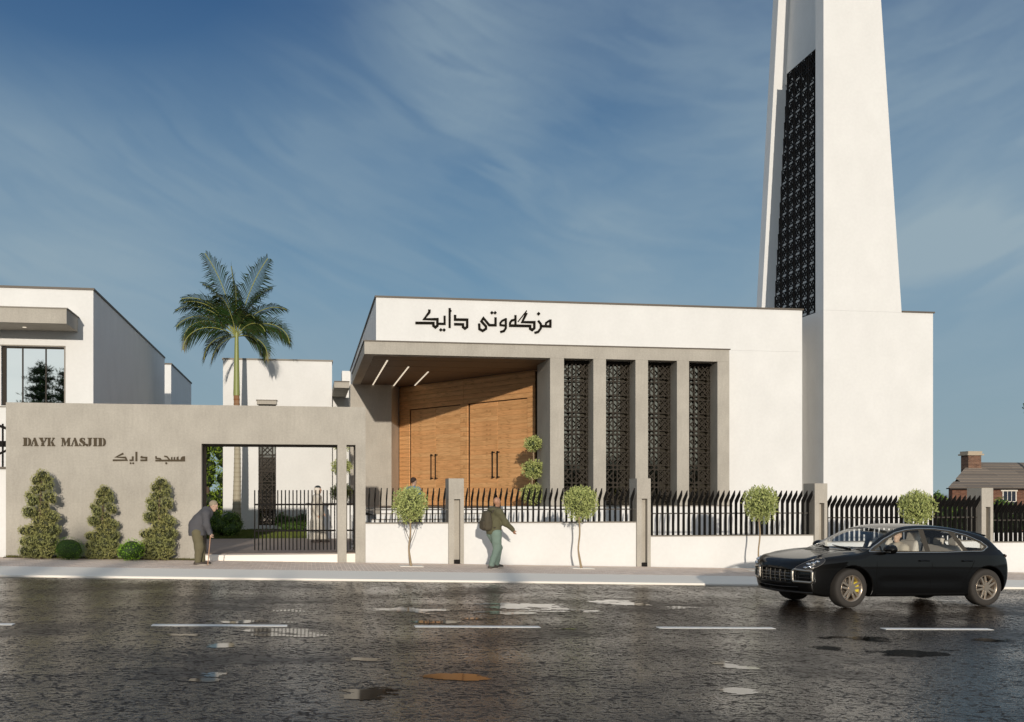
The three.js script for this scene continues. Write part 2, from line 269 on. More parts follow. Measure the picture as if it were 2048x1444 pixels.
// ---------- the mosque ----------
const mosque = thing('mosque', 'white flat-roofed mosque with a brown-grey portal frame and timber door wall', 'mosque', [9, 1.45, -35]);
const at = (o) => { const k = new THREE.Group(); k.position.copy(o.position).negate(); return o.position.clone().negate(); };
function put(o, name, geos, mat) { const m = part(name, geos, mat, o); m.position.copy(o.position).negate(); return m; } // world-space geometry into a group that stands elsewhere
{
  const w = [];
  // upper white volume above the portal, right bay, left flank, back
  w.push(box(2.07, 15.99, 6.50, 7.86, 35.0, 35.35), box(13.30, 15.99, -0.6, 6.497, 35.0, 35.35), box(2.07, 2.4, 6.06, 7.86, 35.353, 57), box(15.7, 15.99, -0.6, 7.86, 35.353, 57), box(2.07, 15.99, -0.3, 7.86, 57.003, 57.3), box(2.403, 15.69, 7.0, 7.2, 35.353, 57));
  w.push(box(1.66, 2.067, 3, 7.86, 56, 57.3));
  put(mosque, 'wall', w, M.white);
  put(mosque, 'coping', [box(2.03, 16.03, 7.863, 7.915, 34.96, 35.4), box(2.03, 2.44, 7.863, 7.915, 35.403, 57.3), box(15.66, 16.03, 7.863, 7.915, 35.403, 57.3)], M.coping);
  // portal frame: fascia, columns, left portal wall
  const f = [box(1.69, 13.28, 6.06, 6.44, 34.5, 34.997)];
  for (const [a, b] of [[7.42, 7.86], [8.805, 9.21], [10.17, 10.578], [11.534, 11.932], [12.883, 13.28]]) f.push(box(a, b, 0.4, 6.057, 34.5, 36.5));
  f.push(box(1.69, 2.0, 6.06, 6.44, 35.0, 44.0));                                            // canopy edge beam on the left
  put(mosque, 'portal_frame', f, M.conc);
  const pw = extrude([[1.62, 44], [3.195, 44], [3.56, 45.0], [3.56, 45.6], [1.62, 45.6]], 7.2); pw.rotateX(Math.PI / 2); pw.scale(1, 1, -1); pw.translate(0, 6.055, 0);
  { const g = pw; const a = g.attributes.position.array; for (let i = 0; i < a.length; i += 9) for (let k = 0; k < 3; k++) { const t = a[i + 3 + k]; a[i + 3 + k] = a[i + 6 + k]; a[i + 6 + k] = t; } g.computeVertexNormals(); put(mosque, 'portal_wall', [uvm(g)], M.conc); }
  put(mosque, 'portal_coping', [box(1.66, 13.31, 6.443, 6.475, 34.46, 34.995), box(1.66, 2.066, 6.443, 6.475, 34.998, 44.0)], M.coping);
  // ceiling of the portal with a shallow groove beside each lamp
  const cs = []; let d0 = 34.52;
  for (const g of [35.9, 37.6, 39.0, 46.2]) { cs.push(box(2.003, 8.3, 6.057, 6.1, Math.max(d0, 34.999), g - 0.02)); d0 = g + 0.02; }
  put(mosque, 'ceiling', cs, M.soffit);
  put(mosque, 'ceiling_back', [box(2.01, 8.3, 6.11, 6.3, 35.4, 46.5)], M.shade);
  for (const [x, a, b] of [[2.48, 35.92, 44.4], [3.297, 37.62, 44.4], [4.097, 39.02, 44.0]]) put(mosque, 'light_strip', [box(x - 0.022, x + 0.022, 6.04, 6.0565, a, b)], M.led);
  // pierced window screens with dark glass behind
  for (const [a, b] of [[7.86, 8.805], [9.21, 10.17], [10.578, 11.534], [11.932, 12.883]]) {
    const g = lattice(b - a - 0.004, 4.5, 0.575, 0.034, 0.05, 2, (b - a) / 2 - 0.575); g.translate(a + 0.002, 1.49, -35.2); put(mosque, 'window_screen', [g], M.bronze);
    put(mosque, 'window_glass', [box(a, b, 1.45, 6.05, 35.42, 35.46)], M.glassDark);
    put(mosque, 'window_head', [box(a, b, 6.0, 6.057, 35.1, 35.4)], M.bronze);
  }
  put(mosque, 'plinth', [box(5.9, 13.28, -0.6, 1.44, 34.3, 34.495), box(5.9, 8.0, 1.2, 1.44, 34.498, 37.0)], M.white); put(mosque, 'portal_floor', [box(2.0, 8.3, 1.19, 1.39, 35.005, 46)], M.copeGrey);
  put(mosque, 'plinth_coping', [box(7.42, 13.3, 1.443, 1.475, 34.27, 34.497)], M.copeGrey);
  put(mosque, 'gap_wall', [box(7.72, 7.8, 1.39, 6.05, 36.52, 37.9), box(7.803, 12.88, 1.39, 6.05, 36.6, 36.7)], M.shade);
}
{ // timber door wall: turned 60 degrees to the street, boarded plank by plank
  const A = new THREE.Vector3(3.58, 0, -45), phi = Math.atan2(7.2, 4.09), hold = (o) => { o.position.copy(A).sub(mosque.position); o.rotation.y = -phi; o.position.y -= 0; return o; };
  const Y0 = 1.39 - 0.0, base = (name, geos, mat, parent) => { const m = part(name, geos, mat, parent ?? mosque); if (!parent) { m.position.copy(A).sub(mosque.position); m.rotation.y = -phi; } return m; };
  const back = base('timber_backing', [new THREE.BoxGeometry(8.2, 4.66, 0.06).translate(4.14, 3.72, -0.1)], std([0.10, 0.055, 0.025], 0.8));
  const r = rng(77), geoFor = new Map();
  function plank(parent, x0, x1, y0, y1, zf) {
    const w = x1 - x0, h = y1 - y0 - 0.007, key = w.toFixed(2) + h.toFixed(2) + (Math.floor(r() * 4));
    if (!geoFor.has(key)) { const g = new RoundedBoxGeometry(w - 0.004, h, 0.04, 1, 0.003); const p = g.attributes.position, uv = g.attributes.uv, o = r() * 3, o2 = r() * 3; for (let i = 0; i < p.count; i++) uv.setXY(i, p.getX(i) * 0.4 + o, p.getY(i) * 0.55 + o2); geoFor.set(key, g); }
    const m = part('plank', geoFor.get(key), M.wood[Math.floor(r() * 3)], parent); m.position.set((x0 + x1) / 2, (y0 + y1) / 2, zf); return m;
  }
  const wallPart = base('timber_wall', [new THREE.BoxGeometry(8.2, 0.05, 0.03).translate(4.14, 6.03, -0.03)], M.wood[1]);
  const rows = (y0, y1, n, fn) => { for (let i = 0; i < n; i++) fn(y0 + (y1 - y0) * i / n, y0 + (y1 - y0) * (i + 1) / n); };
  rows(1.4, 5.14, 22, (a, b) => { plank(wallPart, 0.02, 0.72, a, b, 0); plank(wallPart, 4.03, 4.48, a, b, 0.02); plank(wallPart, 7.8, 8.2, a, b, 0); });
  rows(5.14, 6.0, 5, (a, b) => { plank(wallPart, 0.02, 4.2, a, b, 0); plank(wallPart, 4.2, 8.2, a, b, 0); });
  for (const [x0, xc, x1] of [[0.75, 2.4, 4.0], [4.51, 6.12, 7.77]]) for (const [a, b, hx] of [[x0, xc, xc - 0.14], [xc, x1, xc + 0.14]]) {
    const leaf = base('door_leaf', [new THREE.BoxGeometry(b - a - 0.012, 3.7, 0.03).translate((a + b) / 2, 3.26, -0.06)], M.wood[1]);
    rows(1.41, 5.11, 22, (c, d) => plank(leaf, a + 0.006, b - 0.006, c, d, -0.055));
    part('handle', [new THREE.CylinderGeometry(0.022, 0.022, 0.92, 10).translate(hx, 2.88, 0.09), ...[2.44, 3.32].map((y) => new THREE.SphereGeometry(0.04, 10, 8).translate(hx, y, 0.09)), ...[2.44, 3.32].map((y) => new THREE.CylinderGeometry(0.015, 0.015, 0.11, 8).rotateX(Math.PI / 2).translate(hx, y, 0.04))], M.black, leaf);
  }
}
{ // steps up to the door, each tread its own block, and the cheek wall on the left
  const st = thing('entrance_steps', 'white stone steps rising to the timber door behind the fence', 'steps', [4, 0, -33.6]);
  for (let k = 0; k < 8; k++) { const y = 1.39 - 0.17 * (k + 1), d1 = 35.0 - 0.3 * k; if (y < 0) break; put(st, 'step', [box(2.06 - 0.16 * k, 5.897, y - 0.17, y, d1 - 0.302, 35.0 - (k ? 0 : 0.002) - 0.3 * k)], M.white); put(st, 'nosing', [box(2.04 - 0.16 * k, 5.895, y + 0.001, y + 0.022, d1 - 0.335, d1 - 0.03)], M.copeGrey); }
  put(st, 'step', [box(2.2, 5.897, 1.222, 1.388, 34.966, 35.003)], M.white);
  const ck = thing('terrace_wall', 'low white terrace wall with dark coping carrying the tall three-ball topiary', 'wall', [1, 0.3, -40]);
  put(ck, 'wall', [box(-0.02, 2.0, 0.1, 1.45, 40.0, 43.9)], M.white); put(ck, 'coping', [box(-0.07, 2.0, 1.453, 1.495, 39.95, 43.9)], M.coping);
  const ss = thing('side_steps', 'short flight of white steps seen through the slot beside the gate', 'steps', [2.2, 0.3, -38]);
  for (let k = 0; k < 4; k++) put(ss, 'step', [box(1.5, 2.6, 0.1, 0.30 + 0.2 * (4 - k), 39.95 - 0.42 * (k + 1), 39.95 - 0.42 * k - 0.003)], M.white);
  const hr = thing('handrail', 'slim black stair handrail beside the white plinth', 'handrail', [5.75, 0.4, -33.5]);
  for (const [d, y] of [[34.6, 1.22], [33.7, 0.7], [32.9, 0.2]]) part('post', limb([0, y - 0.4, 33.5 - d], [0, y - 0.4 + 0.55, 33.5 - d], 0.018, 0.018), M.black, hr);
  part('rail', limb([0, 1.4, -1.15], [0, 0.33, 0.65], 0.02, 0.02), M.black, hr);
  const yard = struct('yard_paving', [box(1.5, 30, -0.85, -0.55, 30.1, 60)], M.floor); 
}
{ // the name over the portal
  const s = thing('mosque_sign', 'dark raised Kurdish lettering on the white parapet above the portal', 'sign', [5.5, 7.2, -35]);
  const toXY = (u, v) => { const k = 300 / 2048; const U = 820 + u * k, V = 600 + v * k; const a = (U - 1024) / 2270, t = 35 / (Math.cos(YAW) - a * Math.sin(YAW)); return [t * (a * Math.cos(YAW) + Math.sin(YAW)) - 5.5, 1.8 + (990 - V) / 2270 * t - 7.2]; };
  writing(s, [
    [[32, [1914, 268], [1914, 362], [1790, 357]], [26, [1896, 284], [1856, 312], [1850, 348]]],
    [[30, [1746, 282], [1784, 330], [1784, 385], [1748, 436], [1697, 450]], { dot: [1752, 189, 25] }],
    [[34, [1590, 178], [1530, 302], [1695, 304], [1695, 385], [1665, 410], [1638, 392], [1638, 356], [1350, 350]], [13, [1591, 146], [1472, 298]]],
    [[30, [1438, 208], [1438, 336]], [28, [1424, 270], [1386, 280], [1364, 310], [1362, 338]]],
    [[30, [1306, 250], [1306, 385], [1280, 424], [1230, 438]], [26, [1292, 268], [1256, 284], [1230, 316], [1232, 344], [1292, 350]]],
    [[32, [1166, 238], [1166, 345], [1080, 344], [1000, 248], [972, 292], [1036, 362], [1036, 392], [990, 422], [946, 398], [942, 322]], { dot: [1115, 175, 24] }, { dot: [1159, 175, 24] }],
    [[33, [614, 205], [614, 268], [779, 270], [779, 368], [748, 390], [722, 370], [722, 334], [600, 331]]],
    [[30, [540, 112], [540, 382]], { poly: [[553, 130], [568, 150], [553, 168]] }],
    [[29, [471, 216], [471, 327], [392, 325]], { dot: [418, 408, 24] }, { dot: [463, 410, 24] }],
    [[34, [264, 132], [262, 168], [190, 262], [373, 263], [373, 350], [345, 374], [318, 352], [318, 316], [72, 314]]],
  ], toXY, 0, 0.05, M.letter);
}

// ---------- the minaret ----------
{
  const t = thing('minaret', 'tall white tapering minaret of two blades with a black pierced screen between them', 'minaret', [18, 0, -36]);
  const xt = 16.74, taper = (x0, y0, x1, y1, y) => x0 + (x1 - x0) * (y - y0) / (y1 - y0), TOP = 34;
  const fr = extrude([[xt, 7.9], [19.53, 7.9], [taper(19.53, 7.9, 18.785, 18.275, TOP), TOP], [xt, TOP]], 0.6); fr.translate(0, 0, -35.6); put(t, 'front_blade', [uvm(fr)], M.white);
  put(t, 'base_block', [box(xt, 20.67, -0.7, 7.897, 35.0, 40.5)], M.white);
  put(t, 'coping', [box(19.54, 20.72, 7.9, 7.95, 34.96, 40.5)], M.coping);
  // rear blade: its face leans forward as it rises; left edge slopes inwards
  const D = (y) => 40.25 - (y - 8) * 0.142, P = (x, y, d) => [x, y, -d], dep = 0.5;
  const XL = (y) => 16.72, xr = 19.3;
  const v = [], yb = 7.0;
  const quad = (a, b, c, e) => { for (const q of [a, b, c, a, c, e]) v.push(...q); };
  for (const [y0, y1] of [[yb, TOP]]) {
    const f = [P(XL(y0), y0, D(y0)), P(xr, y0, D(y0)), P(xr, y1, D(y1)), P(XL(y1), y1, D(y1))], b = [P(XL(y0), y0, D(y0) + dep), P(xr, y0, D(y0) + dep), P(xr, y1, D(y1) + dep), P(XL(y1), y1, D(y1) + dep)];
    quad(f[0], f[1], f[2], f[3]); quad(b[1], b[0], b[3], b[2]); quad(b[0], f[0], f[3], b[3]); quad(f[1], b[1], b[2], f[2]); quad(f[3], f[2], b[2], b[3]);
  }
  const rb = new THREE.BufferGeometry(); rb.setAttribute('position', new THREE.Float32BufferAttribute(v, 3)); rb.computeVertexNormals(); put(t, 'rear_blade', [uvm(rb)], M.white);
  // core wall above the screen and the pierced screen in the plane of the left flank
  const prof = (y0, y1, x, w) => { const g = extrude([[35.6, y0], [D(y0), y0], [D(y1), y1], [35.6, y1]], w); g.rotateY(Math.PI / 2); g.scale(1, 1, 1); g.translate(x, 0, 0); return g; };
  const core = prof(16.75, TOP, xt + 0.42, 0.2); put(t, 'core_wall', [uvm(core)], M.white);
  // ExtrudeGeometry turned by 90 degrees maps x to -z, so distances read straight
  const sc = lattice(3.52, 8.83, 0.56, 0.022, 0.045, 7, 0.1, 0.139); sc.rotateY(Math.PI / 2); sc.translate(xt + 0.02, 7.93, -35.6); put(t, 'pierced_screen', [sc], M.black);
  put(t, 'screen_top', [box(xt + 0.083, xt + 1.3, 16.72, 16.748, 35.6, 38.0)], M.black);
  put(t, 'inner_floor', [box(xt + 0.1, xt + 2.2, 7.9, 7.93, 35.61, 40)], M.white);
  const cw = thing('link_wall', 'short white wall with dark coping between mosque and minaret', 'wall', [16.5, 7, -37]);
  put(cw, 'wall', [box(15.993, 16.735, -0.5, 7.18, 37.0, 37.3)], M.white); put(cw, 'coping', [box(15.993, 16.735, 7.183, 7.215, 36.96, 37.34)], M.coping);
}

// ---------- white villa on the left ----------
{
  const h = thing('villa', 'white two-storey villa with grey window canopy behind the sign wall', 'house', [-9, 0.2, -36]);
  const F = 36, wx0 = -8.99, wx1 = -7.205, wy0 = 4.47, wy1 = 6.25, X1 = -6.37;
  put(h, 'wall', [box(-16, X1, wy1, 7.98, F, F + 0.3), box(-16, wx0, wy0, wy1, F, F + 0.3), box(wx1, X1, wy0, wy1, F, F + 0.3), box(-16, X1, -0.2, wy0 - 0.001, F, F + 0.3), box(X1 - 0.3, X1, -0.2, 7.98, F + 0.303, 53.2), box(-16, X1 - 0.303, 7.0, 7.2, F + 0.303, 53.2), box(-16, X1, -0.2, 7.98, 53.2, 53.4)], M.white);
  put(h, 'coping', [box(-16, X1 + 0.03, 7.983, 8.05, F - 0.03, F + 0.34), box(X1 - 0.34, X1 + 0.03, 7.983, 8.05, F + 0.343, 53.43)], M.coping);
  const c = put(h, 'canopy', [box(-16, -6.81, 6.72, 7.14, 34.35, F - 0.002)], M.conc);
  put(h, 'canopy_coping', [box(-16, -6.78, 7.143, 7.175, 34.32, F - 0.003)], M.copeGrey);
  put(h, 'downlight', [new THREE.CylinderGeometry(0.055, 0.055, 0.012, 16).translate(-8.16, 6.713, -35.25)], M.led);
  const win = put(h, 'window', [box(wx0, wx1, wy1 - 0.05, wy1 - 0.002, F + 0.12, F + 0.2), box(wx0, wx1, wy0, wy0 + 0.06, F + 0.12, F + 0.2), box(wx0 + 0.002, wx0 + 0.12, wy0 + 0.06, wy1 - 0.05, F + 0.12, F + 0.2), box(wx1 - 0.025, wx1 - 0.002, wy0 + 0.06, wy1 - 0.05, F + 0.12, F + 0.2), box(-8.43, -8.395, wy0 + 0.06, wy1 - 0.05, F + 0.12, F + 0.2), box(-7.77, -7.735, wy0 + 0.06, wy1 - 0.05, F + 0.12, F + 0.2)], M.bronze);
  for (const [a, b] of [[wx0 + 0.12, -8.43], [-8.395, -7.77], [-7.735, wx1 - 0.025]]) { const m = part('pane', box(a, b, wy0 + 0.06, wy1 - 0.05, F + 0.15, F + 0.17), M.mirror, win); }
  put(h, 'window_trim', [box(wx0 - 0.04, wx1 + 0.04, wy1 + 0.001, wy1 + 0.035, F - 0.03, F - 0.002), box(wx1 + 0.003, wx1 + 0.035, wy0 - 0.02, wy1, F - 0.03, F - 0.002), box(wx0 - 0.04, wx1 + 0.04, wy0 - 0.05, wy0 - 0.022, F - 0.04, F - 0.002)], M.copeGrey);
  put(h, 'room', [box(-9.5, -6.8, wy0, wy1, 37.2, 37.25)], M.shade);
  const a = thing('rear_house', 'low white flat-roofed house half hidden behind the villa', 'house', [-9, 0.2, -60]);
  put(a, 'wall', [box(-18, -6.84, -0.2, 8.44, 60, 70.2)], M.white); put(a, 'coping', [box(-18, -6.80, 8.443, 8.52, 59.96, 70.25)], M.coping);
  const b = thing('neighbour_wall', 'white boundary wall with dark coping at the left edge of the picture', 'wall', [-9, 0.3, -30]);
  put(b, 'wall', [box(-16, -7.34, -0.2, 2.44, 29.95, 30.2)], M.white); put(b, 'coping', [box(-16, -7.34, 2.443, 2.5, 29.9, 30.25)], M.coping);
  const r = thing('stair_railing', 'black sloping metal stair railing at the left edge of the picture', 'railing', [-7.6, 2.5, -31]);
  part('rail', [limb([-0.9, 1.35, 0], [0.2, 0.93, 0], 0.035, 0.035), limb([-0.9, 0.0, 0], [0.2, 0.55, 0], 0.03, 0.03)], M.black, r); part('landing_beam', box(-8.5, -7.34, 3.05, 3.2, 31.2, 31.4).translate(7.6, -2.5, 31), M.black, r);
  for (const x of [-0.8, -0.1]) part('post', limb([x, 0, 0], [x, 1.1 - x * 0.3, 0], 0.025, 0.025), M.black, r);
}

// ---------- sign wall with the gateway ----------
{
  const g = thing('sign_wall', 'brown-grey rendered gateway wall carrying the raised sign lettering', 'wall', [-3, 0.2, -29.8]);
  const s = new THREE.Shape([[-7.33, -0.3], [-2.652, -0.3], [-2.652, 3.105], [0.766, 3.105], [0.766, -0.3], [0.998, -0.3], [0.998, 3.105], [1.23, 3.105], [1.23, -0.3], [1.488, -0.3], [1.488, 4.09], [-7.33, 4.09]].map((q) => new THREE.Vector2(...q)));
  const e = extrude(s, 1.25, [], 0); e.translate(0, 0, -29.8 - 1.25); put(g, 'wall', [uvm(e)], M.conc);
  put(g, 'threshold', [box(-2.65, 0.764, -0.2, 0.27, 29.66, 30.1), box(1.0, 1.228, -0.2, 0.27, 29.86, 30.1)], M.kerb);
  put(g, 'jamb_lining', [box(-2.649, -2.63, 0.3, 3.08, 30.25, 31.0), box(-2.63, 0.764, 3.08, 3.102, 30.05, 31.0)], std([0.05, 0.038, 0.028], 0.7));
  const sg = thing('wall_sign', 'two lines of raised brown lettering on the gateway wall', 'sign', [-5, 2.9, -29.8]);
  const f = await new FontLoader().loadAsync('fonts/droid/droid_serif_bold.typeface.json');
  const px = (u, v) => { const k = 360 / 2048, U = 30 + u * k, V = 860 + v * k, a = (U - 1024) / 2270, t = 29.8 / (Math.cos(YAW) - a * Math.sin(YAW)); return [t * (a * Math.cos(YAW) + Math.sin(YAW)) + 5, 1.8 + (990 - V) / 2270 * t - 2.9]; };
  // stencil serif capitals, drawn as cut plates on a 95 unit high body
  const glyph = {
    D: [[[0, 0], [42, 0], [42, 95], [0, 95], [0, 87], [9, 84], [9, 11], [0, 8]], [[50, 0], [66, 3], [80, 16], [87, 36], [87, 60], [80, 80], [66, 92], [50, 95], [50, 87], [57, 82], [60, 66], [60, 30], [57, 13], [50, 8]]],
    A: [[[0, 95], [0, 88], [7, 86], [30, 22], [36, 30], [22, 66], [30, 66], [30, 74], [19, 74], [15, 86], [24, 88], [24, 95]], [[34, 8], [40, 0], [54, 0], [82, 86], [90, 88], [90, 95], [42, 95], [42, 88], [50, 86]]],
    Y: [[[0, 0], [44, 0], [44, 8], [38, 10], [52, 46], [48, 56], [28, 52], [8, 9], [0, 7]], [[28, 58], [54, 58], [54, 86], [62, 88], [62, 95], [20, 95], [20, 88], [28, 86]], [[54, 50], [68, 11], [58, 8], [58, 0], [86, 0], [86, 8], [79, 10], [60, 56]]],
    K: [[[0, 0], [40, 0], [40, 8], [34, 11], [34, 84], [40, 87], [40, 95], [0, 95], [0, 87], [8, 84], [8, 11], [0, 8]], [[42, 52], [66, 11], [57, 8], [57, 0], [86, 0], [86, 8], [78, 11], [60, 40], [84, 85], [92, 88], [92, 95], [50, 95], [50, 88], [56, 85], [44, 60]]],
    M: [[[0, 0], [34, 0], [56, 62], [50, 80], [44, 95], [38, 90], [18, 28], [18, 86], [26, 88], [26, 95], [2, 95], [2, 88], [10, 86], [10, 10], [0, 8]], [[78, 0], [106, 0], [106, 8], [99, 10], [99, 86], [106, 88], [106, 95], [66, 95], [66, 88], [73, 86], [73, 30], [62, 60], [58, 48]]],
    S: [[[66, 4], [66, 30], [58, 30], [52, 14], [42, 8], [34, 14], [40, 28], [66, 44], [74, 64], [68, 84], [52, 95], [42, 95], [42, 87], [48, 80], [40, 66], [14, 48], [6, 30], [12, 10], [30, 0], [46, 0], [56, 5]], [[4, 62], [12, 62], [20, 80], [34, 88], [34, 95], [22, 94], [12, 90], [4, 93]]],
    J: [[[20, 0], [66, 0], [66, 8], [58, 10], [58, 72], [50, 88], [34, 98], [34, 90], [30, 84], [30, 10], [20, 8]], [[0, 74], [10, 66], [24, 72], [26, 96], [10, 96], [0, 86]]],
    I: [[[0, 0], [42, 0], [42, 8], [35, 10], [35, 85], [42, 88], [42, 95], [0, 95], [0, 88], [7, 85], [7, 10], [0, 8]]],
  };
  let letters = [];
  for (const [ch, x, w] of [['D', 92, 92], ['A', 178, 92], ['Y', 272, 96], ['K', 368, 92], ['M', 526, 106], ['A', 636, 92], ['S', 728, 76], ['J', 804, 74], ['I', 890, 48], ['D', 946, 88]]) {
    const gw = Math.max(...glyph[ch].flat().map((q) => q[0]));
    letters.push(glyph[ch].map((poly) => ({ poly: poly.map(([a, b]) => [x + a * w / gw, 87 + b + (x - 92) * 0.003]) })));
  }
  letters.push(
    [{ poly: [[1935, 298], [1935, 357], [1598, 357], [1598, 338], [1776, 336], [1776, 312], [1792, 304], [1792, 336], [1806, 336], [1806, 312], [1822, 304], [1822, 336], [1838, 336], [1840, 308], [1860, 300], [1862, 336], [1884, 336], [1888, 314], [1908, 300]] }, [18, [1604, 298], [1607, 322], [1652, 326], [1662, 339]], [18, [1700, 298], [1730, 304], [1752, 330], [1758, 339]], { dot: [1722, 378, 12, 8] }],
    [[21, [1440, 296], [1440, 312], [1496, 314], [1496, 344], [1428, 345]]],
    [[22, [1382, 248], [1382, 355]]],
    [[20, [1340, 300], [1340, 344], [1304, 345]], { dot: [1316, 378, 11, 8] }, { dot: [1346, 378, 11, 8] }],
    [[22, [1234, 266], [1148, 308], [1256, 312], [1272, 342], [1114, 344]]]);
  writing(sg, letters, px, 0, 0.03, M.letter2);
}
{ // sliding gate: every bar its own part
  const g = thing('sliding_gate', 'black barred sliding gate standing half open in the gateway', 'gate', [-0.7, 0.34, -30.45]);
  const bar = new RoundedBoxGeometry(0.032, 1.58, 0.032, 1, 0.006);
  for (let i = 0; i < 22; i++) { const m = part('bar', bar, M.black, g); m.position.set(-0.66 + i * 0.0985, 0.8, 0); }
  for (const y of [1.21, 0.52]) part('rail', new RoundedBoxGeometry(2.1, 0.045, 0.04, 1, 0.008).translate(0.39, y, -0.04), M.black, g);
  const s = thing('slot_grille', 'narrow black grille of three bars between the two gate posts', 'gate', [1.115, 0.34, -30.45]);
  for (const x of [-0.095, 0, 0.095]) { const m = part('bar', bar, M.black, s); m.position.set(x, 0.8, 0); }
  for (const y of [1.21, 0.52]) part('rail', new RoundedBoxGeometry(0.22, 0.045, 0.04, 1, 0.008).translate(0, y, -0.04), M.black, s);
}
{ // forecourt
  struct('forecourt', [box(-7.3, 1.49, -0.3, 0.285, 30.1, 40.5), box(-7.3, -3.0, -0.3, 0.28, 40.5, 41)], M.floor);
  struct('lawn_bed', [box(-9, 1.2, -0.3, 0.305, 40.503, 60)], M.lawn);
  const r = rng(19), blade = new THREE.BufferGeometry(); blade.setAttribute('position', new THREE.Float32BufferAttribute([-0.006, 0, 0, 0.006, 0, 0, 0.004, 0.07, 0.012], 3)); blade.computeVertexNormals();
  const im = new THREE.InstancedMesh(blade, std([1, 1, 1], 0.8, { side: THREE.DoubleSide }), 26000), m = new THREE.Matrix4(), q = new THREE.Quaternion(), e = new THREE.Euler(), c = new THREE.Color();
  for (let i = 0; i < 26000; i++) { const d = 40.55 + 9 * r() ** 1.4, x = -4.6 + r() * 4.65; q.setFromEuler(e.set((r() - 0.5) * 0.8, r() * 6.3, (r() - 0.5) * 0.8)); const s = 0.6 + r() * 0.8; m.compose(new THREE.Vector3(x, 0.303, -d), q, new THREE.Vector3(s * 1.6, s, s)); im.setMatrixAt(i, m); const t = r() * 0.06; c.setRGB(0.075 + t, 0.10 + t, 0.02); im.setColorAt(i, c); }
  im.name = 'grass'; scene.add(im); tag(im, 'short green lawn in front of the white courtyard block', 'grass', null, 'stuff');
  const b = thing('courtyard_block', 'plain white block behind the gateway with a tall pierced strip window', 'building', [-1.3, 0.3, -50]);
  put(b, 'wall', [box(-3.56, -2.08, -0.2, 7.6, 50, 50.4), box(-1.335, 1.05, -0.2, 7.6, 50, 50.4), box(-2.08, -1.335, 5.7, 7.6, 50, 50.4), box(-2.08, -1.335, -0.2, 0.5, 50, 50.4), box(-3.56, -3.2, -0.2, 7.6, 50.403, 58), box(0.7, 1.05, -0.2, 7.6, 50.403, 58), box(-3.2, 0.7, 7.1, 7.3, 50.403, 58), box(-3.56, 1.05, -0.2, 7.6, 58.003, 58.3)], M.white);
  put(b, 'coping', [box(-3.6, 1.09, 7.603, 7.67, 49.96, 50.44), box(-3.6, -3.16, 7.603, 7.67, 50.443, 58.3), box(0.66, 1.09, 7.603, 7.67, 50.443, 58.3)], M.copeGrey);
  const l = lattice(0.741, 5.2, 0.572, 0.04, 0.06, 1, 0.085); l.translate(-2.078, 0.5, -50.12); put(b, 'window_screen', [l], M.bronze);
  put(b, 'window_glass', [box(-2.08, -1.335, 0.5, 5.7, 50.2, 50.23)], phy([0.42, 0.38, 0.33], 0.05, { metalness: 1 }));
  put(b, 'window_hood', [box(-2.14, -1.31, 5.70, 5.86, 49.82, 49.997)], M.conc); put(b, 'hood_coping', [box(-2.17, -1.28, 5.863, 5.89, 49.79, 49.997)], M.coping);
  const k = thing('link_roof', 'grey flat link roof between the white block and the portal', 'roof', [1.5, 6, -47]);
  put(k, 'roof_slab', [box(1.053, 1.66, 6.1, 6.33, 46.0, 52)], M.conc); put(k, 'coping', [box(1.053, 1.66, 6.333, 6.37, 45.96, 52)], M.coping); put(k, 'wall', [box(1.053, 2.0, -0.2, 6.097, 50.6, 50.8)], M.white);
}

